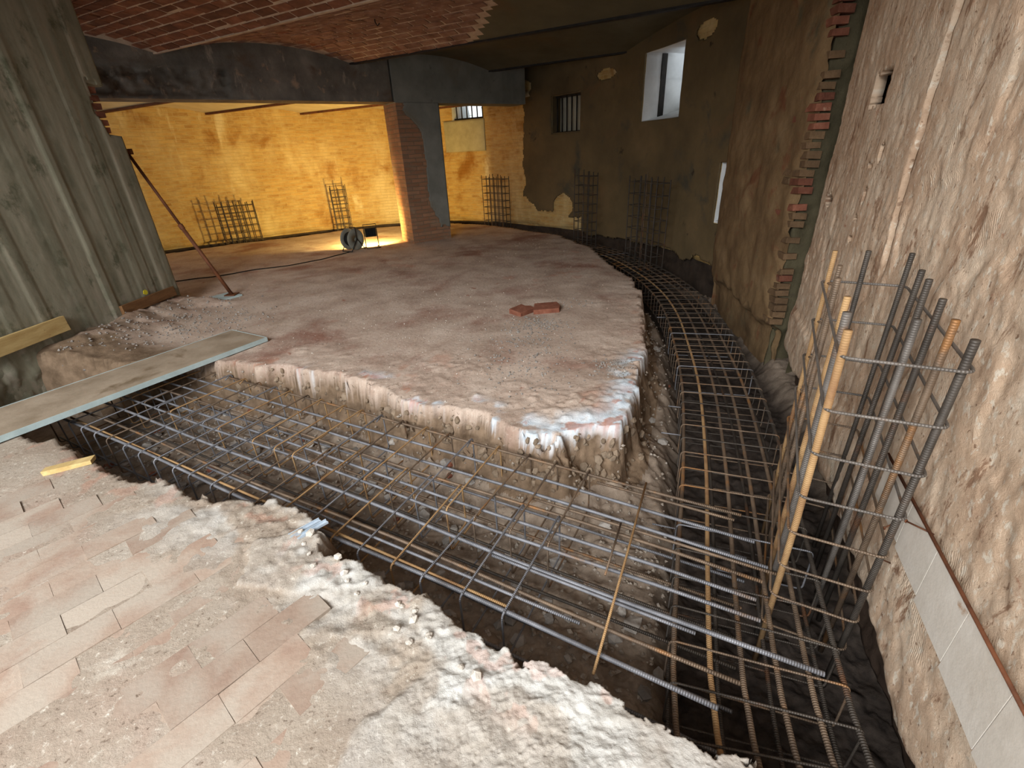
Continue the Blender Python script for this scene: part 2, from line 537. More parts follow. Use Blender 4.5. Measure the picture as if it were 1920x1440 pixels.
def quadmesh(name, V, Q, uv=None, smooth=True, col=None):
    """fast path: V (n,3), Q (m,4) arrays"""
    me = bpy.data.meshes.new(name)
    V = np.asarray(V, np.float32)
    Q = np.asarray(Q, np.int32)
    used = np.unique(Q)
    remap = np.full(len(V), -1, np.int32)
    remap[used] = np.arange(len(used))
    V = V[used]
    Q = remap[Q]
    me.vertices.add(len(V))
    me.vertices.foreach_set('co', V.ravel())
    me.loops.add(Q.size)
    me.loops.foreach_set('vertex_index', Q.ravel())
    me.polygons.add(len(Q))
    me.polygons.foreach_set('loop_start', np.arange(0, Q.size, 4, dtype=np.int32))
    me.polygons.foreach_set('loop_total', np.full(len(Q), 4, np.int32))
    if smooth:
        me.polygons.foreach_set('use_smooth', np.ones(len(Q), bool))
    me.update(calc_edges=True)
    if uv is not None:
        ul = me.uv_layers.new(name='UVMap')
        ul.data.foreach_set('uv', np.asarray(uv, np.float32)[used][Q.ravel()].ravel())
    if col is not None:
        at = me.attributes.new('zone', 'FLOAT_COLOR', 'POINT')
        at.data.foreach_set('color', np.asarray(col, np.float32)[used].ravel())
    me.validate()
    return me


class MB:
    def __init__(self):
        self.V = []
        self.F = []
        self.UV = []

    def add(self, V, Fc, UV=None):
        b = len(self.V)
        self.V += [tuple(v) for v in V]
        self.F += [tuple(b + i for i in f) for f in Fc]
        self.UV += list(UV) if UV is not None else [(v[0] + v[1], v[2]) for v in V]
        return self

    def box(self, c, half, ax=None, jit=0.0):
        """oriented box: centre, half sizes, axes (3 vectors)"""
        if ax is None:
            ax = ((1, 0, 0), (0, 1, 0), (0, 0, 1))
        A = [Vector(a) for a in ax]
        c = Vector(c)
        V = []
        for k in (-1, 1):
            for j in (-1, 1):
                for i in (-1, 1):
                    V.append(c + A[0] * (i * half[0]) + A[1] * (j * half[1]) + A[2] * (k * half[2]) + Vector([random.uniform(-jit, jit) for _ in range(3)]))
        return self.add(V, [(0, 2, 3, 1), (4, 5, 7, 6), (0, 1, 5, 4), (2, 6, 7, 3), (0, 4, 6, 2), (1, 3, 7, 5)])

    def tube(self, pts, r, sides=8, closed=False, caps=True, u0=0.0):
        P = [Vector(p) for p in pts]
        n = len(P)
        V = []
        UV = []
        L = u0
        prevn = None
        for i in range(n):
            if closed:
                t = (P[(i + 1) % n] - P[i - 1])
            else:
                t = (P[min(i + 1, n - 1)] - P[max(i - 1, 0)])
            t.normalize()
            if prevn is None:
                a = Vector((0, 0, 1)) if abs(t.z) < 0.9 else Vector((1, 0, 0))
                nn = t.cross(a).normalized()
            else:
                nn = (prevn - t * prevn.dot(t))
                nn = nn.normalized() if nn.length > 1e-6 else t.orthogonal().normalized()
            prevn = nn
            bb = t.cross(nn)
            if i:
                L += (P[i] - P[i - 1]).length
            for k in range(sides):
                a = 2 * math.pi * k / sides
                V.append(P[i] + nn * (r * math.cos(a)) + bb * (r * math.sin(a)))
                UV.append((L, k / sides))
        Fc = []
        for i in range(n if closed else n - 1):
            j = (i + 1) % n
            for k in range(sides):
                k2 = (k + 1) % sides
                Fc.append((i * sides + k, i * sides + k2, j * sides + k2, j * sides + k))
        if caps and not closed:
            Fc.append(tuple(range(sides - 1, -1, -1)))
            Fc.append(tuple((n - 1) * sides + k for k in range(sides)))
        return self.add(V, Fc, UV)

    def lathe(self, prof, origin, axis, seg=24, closed=False):
        """profile of (axial, radius)"""
        A = Vector(axis).normalized()
        X = A.orthogonal().normalized()
        Y = A.cross(X)
        O = Vector(origin)
        V = []
        for (h, r) in prof:
            for k in range(seg):
                a = 2 * math.pi * k / seg
                V.append(O + A * h + X * (r * math.cos(a)) + Y * (r * math.sin(a)))
        Fc = []
        m = len(prof)
        for i in range(m if closed else m - 1):
            j = (i + 1) % m
            for k in range(seg):
                k2 = (k + 1) % seg
                Fc.append((i * seg + k, i * seg + k2, j * seg + k2, j * seg + k))
        return self.add(V, Fc)

    def prism(self, poly, org, X, Y, N, depth):
        """polygon (2D) extruded along N from org"""
        org, X, Y, N = Vector(org), Vector(X), Vector(Y), Vector(N)
        n = len(poly)
        V = [org + X * p[0] + Y * p[1] for p in poly] + [org + X * p[0] + Y * p[1] + N * depth for p in poly]
        Fc = [tuple(range(n - 1, -1, -1)), tuple(range(n, 2 * n))] + [(i, (i + 1) % n, n + (i + 1) % n, n + i) for i in range(n)]
        return self.add(V, Fc)

    def build(self, name, mat, parent=None, smooth=False, bevel=0.0):
        me = mesh(name, self.V, self.F, smooth, self.UV)
        o = link(name, me, mat, parent)
        if bevel:
            bv = o.modifiers.new('bevel', 'BEVEL')
            bv.width = bevel
            bv.segments = 2
            bv.limit_method = 'ANGLE'
        return o


U2 = Vector((0.875, -0.484, 0)).normalized()
N2 = Vector((0.484, 0.875, 0)).normalized()
ZV = Vector((0, 0, 1))


def un(u, n, z):
    return U2 * u + N2 * n + ZV * z


# ------------------------------------------------------------------ plan of the hall
def spline(K, m=12):
    K = np.array(K, float)
    P = []
    for i in range(len(K) - 1):
        p0, p1, p2, p3 = K[max(i - 1, 0)], K[i], K[i + 1], K[min(i + 2, len(K) - 1)]
        for t in np.linspace(0, 1, m, endpoint=False):
            P.append(.5 * ((2 * p1) + (-p0 + p2) * t + (2 * p0 - 5 * p1 + 4 * p2 - p3) * t * t + (-p0 + 3 * p1 - 3 * p2 + p3) * t ** 3))
    P.append(K[-1])
    return np.array(P)


WK = [(-9.8, 7.6), (-8.8, 9.5), (-7.5, 10.9), (-6, 12.05), (-4.4, 13.05), (-2.9, 13.6), (-1.5, 13.6), (-.4, 13.0), (.55, 12.0), (1.4, 11.05),
      (2.05, 10.1), (2.5, 9.1), (2.78, 8.2), (2.95, 7.3), (3.05, 6.5)]
WP = spline(WK)
WS = np.r_[0, np.cumsum(np.linalg.norm(np.diff(WP, axis=0), axis=1))]


def wpt(s, off=0.0):
    """point on the curved wall at arc length s, off metres into the room"""
    s = np.asarray(s, float)
    x = np.interp(s, WS, WP[:, 0])
    y = np.interp(s, WS, WP[:, 1])
    e = 0.05
    tx = np.interp(s + e, WS, WP[:, 0]) - np.interp(s - e, WS, WP[:, 0])
    ty = np.interp(s + e, WS, WP[:, 1]) - np.interp(s - e, WS, WP[:, 1])
    L = np.hypot(tx, ty) + 1e-9
    nx, ny = ty / L, -tx / L      # into the room
    return x + nx * off, y + ny * off, nx, ny


A0 = np.array([1.54, 1.447])
A1 = np.array([2.75, 4.26])
AD = (A1 - A0) / np.linalg.norm(A1 - A0)
AN = np.array([-AD[1], AD[0]])          # into the room

# ------------------------------------------------------------------ ground
NEAR = [(-6.5, 3.2), (-4.6, 3.35), (-3.9, 3.05), (-3.23, 2.67), (-3.11, 2.74), (-2.82, 2.51), (-2.62, 2.37), (-2.42, 2.26), (-2.17, 2.18), (-2.05, 2.17),
        (-1.83, 2.05), (-1.58, 1.99), (-1.42, 1.95), (-1.29, 1.92), (-1.17, 1.88), (-1.08, 1.81), (-0.98, 1.69), (-0.86, 1.56), (-0.75, 1.5),
        (-0.64, 1.42), (-0.5, 1.34), (-0.39, 1.3), (-0.27, 1.18), (-0.15, 1.08), (-0.09, 1.03), (0.04, 0.95), (0.14, 0.92), (0.21, 0.89),
        (0.35, 0.81), (0.47, 0.75), (0.55, 0.71), (0.65, 0.68), (0.74, 0.52), (0.76, 0.25), (0.6, -0.3), (0.3, -1.0), (0.0, -2.6), (0, -4.5), (-6.5, -4.5)]
ISLE = [(-6.5, 4.2), (-4.6, 4.05), (-3.8, 3.98), (-3.1, 4.02), (-2.54, 3.87), (-2.24, 3.76), (-2.08, 3.82), (-1.85, 3.71), (-1.52, 3.56), (-1.2, 3.38), (-0.98, 3.17), (-0.79, 3.0),
        (-0.62, 2.92), (-0.43, 2.92), (-0.23, 2.77), (-0.05, 2.58), (0.12, 2.47), (0.28, 2.43), (0.43, 2.53), (0.57, 2.55), (0.69, 2.54), (0.78, 2.67),
        (0.95, 3.14), (1.22, 3.8), (1.34, 4.35), (1.47, 4.86), (1.64, 5.59), (1.69, 6.33), (1.6, 7.32), (1.57, 8.57), (1.4, 9.06), (1.16, 10.1),
        (0.64, 10.78), (0.06, 11.56), (-0.61, 12.35), (-1.33, 12.81), (-2.04, 12.86), (-2.84, 12.75), (-4.16, 12.43), (-4.99, 11.75), (-5.78, 11.23),
        (-6.5, 10.74), (-7.12, 10.22), (-8.2, 9.2), (-9.0, 7.6), (-9.2, 5.2)]


LEFT = spline([(0.42, 0.45), (0.54, 1.0), (0.74, 1.55), (1.07, 2.4), (1.43, 3.45), (1.68, 4.4), (1.9, 5.4), (2.0, 6.4), (1.95, 7.5), (1.72, 8.8), (1.25, 9.9), (0.55, 11.0), (-0.3, 12.1)], 10)
CURVE = spline([(0.66, -0.1), (0.78, 0.45), (0.88, 1.0), (1.06, 1.5), (1.36, 2.3), (1.72, 3.35), (1.97, 4.3), (2.2, 5.3), (2.3, 6.4), (2.25, 7.5), (2.0, 8.9), (1.5, 10.05), (0.8, 11.2), (-0.1, 12.3)], 4)
GH = {}


def curve_dist(x, y):
    d2 = np.full(np.shape(x), 1e9)
    for i in range(len(CURVE) - 1):
        a, e = CURVE[i], CURVE[i + 1] - CURVE[i]
        wx, wy = x - a[0], y - a[1]
        t = np.clip((wx * e[0] + wy * e[1]) / (e @ e), 0, 1)
        d2 = np.minimum(d2, (wx - t * e[0]) ** 2 + (wy - t * e[1]) ** 2)
    return np.sqrt(d2)


def ground_height(x, y):
    r = np.hypot(x, y)
    sn = polysd(x, y, NEAR)
    si = polysd(x, y, ISLE)
    fine = sstep(9, 3, r)
    jag = 0.035 * fbm(x * 5, y * 5, 3) + fine * 0.022 * fbm(x * 17 + 5, y * 17, 3)
    f1, f2, idc = worley(x * 9, y * 9)
    jag = jag + fine * (0.03 * (idc - 0.5) + 0.010 * fbm(x * 36, y * 36, 3, 0.6))
    s = np.maximum(sn, si) + jag
    isn = sn > si
    # top surface relief
    top = 0.006 * fbm(x * 2.1, y * 2.1, 5, 0.55)
    # near floor: crust of broken mortar towards the trench
    crust = isn * sstep(0.55, 0.06, sn) * sstep(-2.5, -1.4, x) * sstep(0.9, -0.1, x)
    rid = 1 - np.abs(fbm(x * 4.2 + 3, y * 6.5, 5, 0.6))
    top = top + crust * (0.024 * (rid - 0.62) + 0.010 * fbm(x * 15, y * 15, 4, 0.6))
    # smoother pale mortar spread in the foreground, with a low step at its rim
    spread = isn * sstep(0.0, 0.03, 0.06 * fbm(x * 3, y * 3, 4) - (-0.06 + 0.42 * (-0.35 - x) + 0.15 * (y - 0.8)))
    top = top + spread * (0.014 + 0.006 * fbm(x * 6, y * 9, 4))
    lay = isn * sstep(0.0, 0.015, 0.27 - np.hypot((x + 0.92) * 0.8, (y - 1.52) * 1.35) + 0.07 * fbm(x * 8, y * 8, 3))
    top = top + lay * 0.012
    # shallow pits on mortar
    p1, p2, pid = worley(x * 60, y * 60)
    top = top - fine * sstep(2.2, 1.2, r) * (pid > 0.72) * sstep(0.3, 0.1, p1) * 0.004 * spread
    # island: gentle unevenness, loose dirt ridges
    top = top + (~isn) * (0.012 * fbm(x * 1.3 + 4, y * 1.3, 4) + fine * 0.006 * fbm(x * 14, y * 14, 4) * sstep(0.9, 0.1, si))
    top = top + (~isn) * fine * 0.02 * sstep(0.1, 0.6, fbm(x * 3.1 + 8, y * 3.1, 3)) * sstep(1.3, 0.2, si) * vnoise(x * 30, y * 30)
    # rubble bank at the foot of the concrete wall
    bank = sstep(0.7, 0.0, x + 4.25 + 0.12 * fbm(x * 3, y * 3, 3)) * sstep(6.2, 5.9, y)
    top = top + bank * (0.16 + 0.05 * fbm(x * 6, y * 6, 4))
    # trench bed
    b1, b2, bid = worley(x * 10, y * 10)
    bed = -0.50 + 0.05 * fbm(x * 1.6, y * 1.6, 4) + 0.018 * sstep(0.7, 0.1, b1) * (0.4 + bid)
    bed = bed + 0.014 * fbm(x * 26, y * 26, 4, 0.6)
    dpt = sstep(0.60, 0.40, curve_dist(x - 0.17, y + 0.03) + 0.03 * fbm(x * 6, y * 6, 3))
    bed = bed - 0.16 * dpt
    # loose slope of spoil at the foot of the sides
    bed = bed + 0.10 * (1 - 0.8 * dpt) * sstep(-0.34, -0.08, s) * (1 + 0.6 * fbm(x * 4, y * 4, 3))
    wside = 0.10 + 0.05 * fbm(x * 3 + 2, y * 3, 2)
    t = np.clip(-s / np.maximum(wside, 0.03), 0, 1)
    t = t ** 0.75
    side = (0.03 * fbm(x * 9, y * 9, 3) + 0.055 * fbm(x * 24, y * 24, 4, 0.6)) * np.sin(np.pi * t)
    z = top * (1 - t) + bed * t + side
    # mask for shade painted on the bed under the curved cage
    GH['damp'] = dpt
    return z, s, sn, si, t, crust, spread, lay, bank


ROOM = [tuple(p) for p in WP] + [(3.1, 5.0), (3.0, 4.3), tuple(A1 - AN * 0.05), tuple(A0 - AD * 3.4 - AN * 0.05), (-0.2, -4.5), (-6.4, -4.5), (-6.4, 4), (-10, 6)]


def build_ground():
    th = np.r_[np.linspace(-math.pi, -1.75, 40, endpoint=False), np.arange(-1.75, 1.45, 0.0056), np.linspace(1.45, math.pi, 50)]
    r = np.r_[np.geomspace(0.01, 0.34, 12, endpoint=False), np.geomspace(0.34, 15.0, 780)]
    R, T = np.meshgrid(r, th, indexing='ij')
    X, Y = R * np.sin(T), R * np.cos(T)
    z, s, sn, si, t, crust, spread, lay, bank = ground_height(X, Y)
    room = polysd(X, Y, ROOM)
    nr, nt_ = X.shape
    V = np.stack([X, Y, z], -1).reshape(-1, 3)
    idx = np.arange(nr * nt_).reshape(nr, nt_)
    Q = np.stack([idx[:-1, :-1], idx[:-1, 1:], idx[1:, 1:], idx[1:, :-1]], -1).reshape(-1, 4)

    def cell(a):
        return (0.25 * (a[:-1, :-1] + a[1:, :-1] + a[:-1, 1:] + a[1:, 1:])).reshape(-1)
    # colour zones
    n1 = fbm(X * 5, Y * 5, 4)
    n2 = fbm(X * 11 + 3, Y * 11, 4)
    fine = sstep(9, 3, R)
    front = sstep(3.9, 3.5, Y + 0.0 * X) * sstep(-2.6, -2.2, X)
    lime_i = (si > sn) * sstep(0.26, 0.05, np.abs(si - 0.03) + 0.06 * n1) * sstep(-0.1, 0.3, n1 * 0.6 + 0.5 * n2 + 0.5 * sstep(-0.4, 0.3, X) - 0.15) * front
    lime_n = (sn >= si) * np.clip(crust * sstep(-0.25, 0.3, n1) * 0.75 + 0.4 * spread + lay * 0.2, 0, 1)
    lime = np.clip(lime_i + lime_n, 0, 1) * sstep(0.22, 0.06, t)
    brick = 0.7 * sstep(0.36, 0.5, n2 + 0.25 * n1) * sstep(0.16, 0.04, np.abs(np.maximum(si, sn) - 0.05)) * sstep(4.2, 3.6, Y) * (0.35 + 0.65 * (si > sn))
    brick = brick + (si > sn) * 0.28 * sstep(0.35, 0.6, fbm(X * 1.4 + 9, Y * 1.4, 4)) * sstep(0.1, 0.5, n1)
    earth = np.clip(sstep(0.05, 0.32, t + 0.12 * n2) + 0.8 * bank * sstep(-0.3, 0.2, n1) + sstep(-3.0, -3.4, X) * sstep(4.7, 4.2, Y) * sstep(3.2, 3.5, Y), 0, 1)
    bed_shade = GH['damp'] * (np.maximum(sn, si) < -0.08)  # shade along the right trench, painted into the bed colour
    Cc = np.stack([lime, np.clip(np.clip(brick, 0, 1) * (1 - earth) + bed_shade, 0, 1), earth, np.ones_like(lime)], -1).reshape(-1, 4)
    rm = cell(room) > -0.35
    sc = cell(np.maximum(sn, si))
    isI = cell(si) > cell(sn)
    top = sc > -0.15
    selN = rm & top & ~isI
    selI = rm & top & isI
    selB = rm & ~top
    out = []
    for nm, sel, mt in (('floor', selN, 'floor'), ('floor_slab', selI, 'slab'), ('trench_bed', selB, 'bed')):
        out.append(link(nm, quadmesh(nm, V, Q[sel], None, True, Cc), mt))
    return out


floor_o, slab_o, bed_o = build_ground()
tag(floor_o, 'dusty pale floor with half buried terracotta tiles in the foreground', 'floor', kind='structure')
tag(slab_o, 'raised brown earth slab in the middle, ringed by the trench', 'floor', kind='structure')
tag(bed_o, 'stony earth bed of the trench under the steel cages', 'trench', kind='structure')


def relief(name, plan, ss, zs, disp, mask=None, mat='grey_render', thick=0.0, rim=None, parent=None, uvs=None):
    """wall sheet over a plan curve. plan(s, off) -> x, y ; disp(S, Z) metres into the room ; mask(S, Z) True keeps a cell"""
    S, Z = np.meshgrid(ss, zs, indexing='ij')
    D = disp(S, Z)
    X, Y = plan(S, D)
    V = np.stack([X, Y, Z], -1).reshape(-1, 3)
    a, b = S.shape
    idx = np.arange(a * b).reshape(a, b)
    Q = np.stack([idx[:-1, :-1], idx[:-1, 1:], idx[1:, 1:], idx[1:, :-1]], -1).reshape(-1, 4)
    if mask is not None:
        sc = 0.25 * (S[:-1, :-1] + S[1:, :-1] + S[:-1, 1:] + S[1:, 1:])
        zc = 0.25 * (Z[:-1, :-1] + Z[1:, :-1] + Z[:-1, 1:] + Z[1:, 1:])
        Q = Q[mask(sc, zc).reshape(-1)]
    uv = np.stack([S, Z], -1).reshape(-1, 2)
    me = quadmesh(name, V, Q, uv, True)
    o = link(name, me, mat, parent)
    if thick:
        if rim:
            me.materials.append(M[rim])
        sm = o.modifiers.new('solid', 'SOLIDIFY')
        sm.thickness = abs(thick)
        # sheet normals point either way; offset so that thickness grows away from the room
        n = np.zeros(3)
        p = me.polygons[len(me.polygons) // 2]
        x1, y1 = plan(np.array([ss[len(ss) // 2]]), np.array([0.1]))
        x0, y0 = plan(np.array([ss[len(ss) // 2]]), np.array([0.0]))
        inw = Vector((float(x1[0] - x0[0]), float(y1[0] - y0[0]), 0))
        sm.offset = -1 if p.normal.dot(inw) > 0 else 1
        sm.use_rim = True
        if rim:
            sm.material_offset_rim = 1
    return o


# ------------------------------------------------------------------ curved brick wall with windows
WINS = {'window_1': (11.2, 12.15, 2.37, 2.95), 'window_2': (14.36, 15.2, 1.9, 2.62), 'window_3': (16.95, 18.0, 1.97, 2.95), 'window_4': (19.28, 19.62, 0.57, 1.35)}


def wplan(S, D):
    x, y, nx, ny = wpt(S, D)
    return x, y


def edges(a, b, step, extra):
    v = np.r_[np.arange(a, b, step), b, extra]
    v = np.unique(np.round(v, 3))
    return v[np.r_[True, np.diff(v) > 0.008]]


wx = [e for w in WINS.values() for e in w[:2]]
wz = [e for w in WINS.values() for e in w[2:]]


def wmask(S, Z):
    k = np.ones(S.shape, bool)
    for (a, b, c, d) in WINS.values():
        k &= ~((S > a) & (S < b) & (Z > c) & (Z < d))
    return k


def wdisp(S, Z):
    low = sstep(0.03, -0.02, Z + 0.05 * fbm(S * 2, Z * 4, 3))
    return 0.012 * fbm(S * 2.5, Z * 2.5, 4) - 0.10 * low


wall_back = relief('wall_back', wplan, edges(0, WS[-1], 0.06, wx), edges(-0.6, 3.4, 0.05, wz), wdisp, wmask, 'wallbrick', 0.95, 'white_reveal')
tag(wall_back, 'long curved brick wall around the far side of the hall', 'wall', kind='structure')

# raw earth footing below floor level, shade of the gap painted in
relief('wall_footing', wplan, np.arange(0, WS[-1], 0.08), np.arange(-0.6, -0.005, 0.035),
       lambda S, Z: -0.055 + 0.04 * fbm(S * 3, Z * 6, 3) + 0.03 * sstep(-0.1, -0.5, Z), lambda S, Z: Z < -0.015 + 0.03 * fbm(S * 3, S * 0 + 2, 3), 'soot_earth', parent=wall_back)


def pmask(S, Z):
    k = wmask(S, Z)
    ragged = 0.10 * fbm(S * 2.2, Z * 2.2, 5, 0.6)
    lowlim = np.where(S < 15.3, 0.30 + 0.3 * sstep(14.0, 13.5, S), -0.03)
    k &= Z + ragged > lowlim
    hole = np.hypot((S - 14.72) / 0.3, (Z - 0.45) / 0.25)
    k &= hole + ragged * 2 > 1
    # plaster missing around the tops
    for (cs, cz, rs, rz) in ((13.6, 2.85, 0.2, 0.14), (15.9, 2.8, 0.26, 0.08), (18.5, 2.97, 0.26, 0.11)):
        k &= np.hypot((S - cs) / rs, (Z - cz) / rz) + ragged * 2 > 1
    k &= S > 13.5 + 0.08 * fbm(S * 0 + 3, Z * 3, 3)
    return k


relief('plaster_coat', wplan, edges(13.4, WS[-1], 0.024, wx), edges(-0.12, 3.3, 0.022, wz),
       lambda S, Z: 0.028 + 0.008 * fbm(S * 2, Z * 2, 3), pmask, 'plaster_ochre', 0.018, parent=wall_back)
# pale render patch under the small barred window
relief('plaster_coat', wplan, edges(10.95, 12.18, 0.05, []), edges(1.66, 2.36, 0.05, []),
       lambda S, Z: 0.03 + 0.006 * fbm(S * 3, Z * 3, 3), None, 'board_panel', 0.018, parent=wall_back)


def win_basis(s, off=0.0):
    x, y, nx, ny = [float(v) for v in wpt(s, off)]
    n = Vector((nx, ny, 0))
    return Vector((x, y, 0)), n, Vector((-ny, nx, 0))


def barred(name, key, nbars, depth, label, rail_z, pane=None):
    a, b, c, d = WINS[key]
    w = empty(name, (float(wpt((a + b) / 2)[0]), float(wpt((a + b) / 2)[1]), c))
    tag(w, label, 'window', kind='structure')
    L = w.location
    P0, n0, _ = win_basis(a)
    P1, n1, _ = win_basis(b)
    for i in range(nbars):
        f = (i + 0.5) / nbars
        p = P0.lerp(P1, f) - n0 * depth - Vector((L.x, L.y, L.z))
        MB().tube([p + ZV * c, p + ZV * d], 0.016, 8).build('bar', 'iron', w, True)
    for z in rail_z:
        q0 = P0 - n0 * depth - Vector(L) + ZV * z
        q1 = P1 - n0 * depth - Vector(L) + ZV * z
        t = (q1 - q0).normalized()
        MB().box((q0 + q1) / 2, ((q1 - q0).length / 2, 0.008, 0.022), (t, n0, ZV)).build('rail', 'iron', w)
    if pane:
        t = (P1 - P0).normalized()
        ctr = (P0 + P1) / 2 - Vector(L) - n0 * 0.14
        hw, hh = (P1 - P0).length / 2, (d - c) / 2
        for sx in (-1, 1):
            MB().box(ctr + t * (sx * (hw - .012)) + ZV * ((c + d) / 2), (0.012, 0.14, hh), (t, n0, ZV)).build('reveal', 'plaster_ochre', w)
            MB().box(ctr + ZV * ((c + d) / 2 + sx * (hh - .012)), (hw, 0.14, 0.012), (t, n0, ZV)).build('reveal', 'plaster_ochre', w)
        q = (P0 + P1) / 2 - n0 * (depth + 0.16) - Vector(L) + ZV * ((c + d) / 2)
        t = (P1 - P0).normalized()
        MB().box(q, ((P1 - P0).length / 2 + 0.05, 0.012, (d - c) / 2 + 0.05), (t, n0, ZV)).build('backing_board', pane, w)
    return w


barred('window_1', 'window_1', 6, 0.12, 'small bright barred window under the beam right of the brick pillar', (2.39,))
barred('window_2', 'window_2', 6, 0.10, 'dark barred window in the ochre plaster wall', (1.92, 2.58), 'old_pane')
w3 = empty('window_3', tuple(float(v) for v in wpt(17.4)[:2]) + (1.97,))
tag(w3, 'bright open window with deep white reveal and sloping sill', 'window', kind='structure')
a3, b3 = WINS['window_3'][:2]
Pa, na, ta = win_basis(a3)
Pb, nb3, _ = win_basis(b3)
t3 = (Pb - Pa).normalized()
o3 = Vector(w3.location)
MB().box(Pa + t3 * 0.02 - na * 0.36 + ZV * 2.46 - o3, (0.014, 0.05, 0.49), (t3, na, ZV)).build('frame', 'iron', w3)
sill = MB()
sill.prism([(0, 0), (0.95, 0.0), (0.95, 0.2)], Pa - ZV * 0 + ZV * 1.97 - o3 + t3 * 0.0, -na, ZV, t3, (Pb - Pa).length)
sill.build('sill', 'white_reveal', w3)
w4 = empty('window_4', tuple(float(v) for v in wpt(19.45)[:2]) + (0.57,))
tag(w4, 'thin sliver of a bright opening beside the tan brick pier', 'window', kind='structure')
P4, n4, t4 = win_basis(19.45)
MB().box(P4 - n4 * 0.3 + ZV * 0.585 - Vector(w4.location), (0.17, 0.28, 0.012), (t4, n4, ZV)).build('sill', 'white_reveal', w4)

# shrub seen through the small window
sh = empty('shrub', (0.6, 15.4, 1.6))
tag(sh, 'sunlit green shrub outside the small barred window', 'shrub')
MB().tube([(0, 0, 0), (0.05, 0.02, 0.6), (0.0, 0.05, 1.3)], 0.03, 6).build('stem', 'wood_brown', sh)
lf = MB()
for i in range(260):
    c = Vector((random.gauss(0, .5), random.gauss(0, .35), 0.9 + random.gauss(0, .45)))
    q = Matrix.Rotation(random.uniform(0, 6.28), 3, 'Z') @ Matrix.Rotation(random.uniform(-1, 1), 3, 'X')
    lf.add([c + q @ Vector(v) for v in ((0, -.09, 0), (.045, 0, .012), (0, .09, 0), (-.045, 0, .012))], [(0, 1, 2, 3)])
fo = lf.build('foliage', 'leaf', sh)
fo['kind'] = 'stuff'

# ------------------------------------------------------------------ tan pier with broken brick corner, and recess
def polyplan(pts):
    P = np.array(pts, float)
    Sg = np.r_[0, np.cumsum(np.linalg.norm(np.diff(P, axis=0), axis=1))]

    def f(S, D):
        x = np.interp(S, Sg, P[:, 0])
        y = np.interp(S, Sg, P[:, 1])
        e = 0.012
        tx = np.interp(S + e, Sg, P[:, 0]) - np.interp(S - e, Sg, P[:, 0])
        ty = np.interp(S + e, Sg, P[:, 1]) - np.interp(S - e, Sg, P[:, 1])
        L = np.hypot(tx, ty) + 1e-9
        return x + ty / L * D, y - tx / L * D
    return f, Sg


bp, bS = polyplan([(3.30, 6.62), (2.92, 6.60), (2.62, 4.42)])


def bdisp(S, Z):
    d = 0.02 * fbm(S * 4, Z * 4, 5)
    d = d - 0.10 * sstep(-0.08, -0.16, Z + 0.06 * fbm(S * 5, Z * 5, 3))
    return d - 0.05 * sstep(bS[-1] - 0.14, bS[-1], S + 0.09 * fbm(S * 2, Z * 6, 3))


pier = relief('wall_pier', bp, np.linspace(0, bS[-1], 90), np.linspace(-0.6, 3.4, 150), bdisp, None, 'pier_tan')
tag(pier, 'tan plastered pier with a broken brick corner on the right', 'wall', kind='structure')
gp, gS = polyplan([(2.74, 4.62), (2.69, 4.45), (2.99, 4.40), (3.06, 4.12), (2.78, 4.22)])
gap = relief('wall_recess', gp, np.linspace(0, gS[-1], 60), np.linspace(-0.6, 3.4, 120),
             lambda S, Z: 0.03 * fbm(S * 6, Z * 6, 5) - 0.06 * sstep(-0.1, -0.2, Z), None, 'gap_green')
tag(gap, 'shadowed weathered recess between the tan pier and the pale wall', 'wall', kind='structure')
# broken brick courses toothed into the pier corner
bd = Vector((2.62 - 2.92, 4.42 - 6.60, 0)).normalized()
bn = Vector((bd.y, -bd.x, 0))
brick_me = []
for k in range(5):
    mb = MB().box((0, 0, 0), (0.135, 0.06, 0.028), None, 0.006)
    me = mesh('brick', mb.V, mb.F)
    me.materials.append(M['redbrick'])
    brick_me.append(me)
random.seed(3)
dusty_me = []
for me0 in brick_me:
    m2 = me0.copy()
    m2.materials.clear()
    m2.materials.append(M['dustbrick'])
    dusty_me.append(m2)
zc = -0.05
while zc < 3.1:
    red = any(abs(zc - c) < w for c, w in ((0.42, .09), (1.02, .08), (1.2, .05), (1.78, .12), (2.35, .05), (2.62, .22)))
    for j in range(1 if random.random() < .7 else 2):
        if not red and random.random() < 0.4:
            continue
        o = link('brick', random.choice(brick_me if red and random.random() < .85 else dusty_me), None, pier)
        L = random.uniform(0.35, 0.95)
        base = Vector((2.62, 4.42, 0)) - bd * (0.135 * L - 0.012 + random.uniform(-.012, .012) + j * 0.2)
        o.matrix_local = Matrix.Translation(base - bn * (0.072 + random.uniform(-.014, .014)) + ZV * zc) @ Matrix(((bd.x, -bn.x, 0, 0), (bd.y, -bn.y, 0, 0), (0, 0, 1, 0), (0, 0, 0, 1))) @ Matrix.Rotation(random.uniform(-.05, .05), 4, 'Y') @ Matrix.Diagonal((L, 1, random.uniform(.85, 1.05), 1))
    zc += 0.072

# ------------------------------------------------------------------ pale stripped wall on the right
def aplan(S, D):
    return A0[0] + AD[0] * S + AN[0] * D, A0[1] + AD[1] * S + AN[1] * D


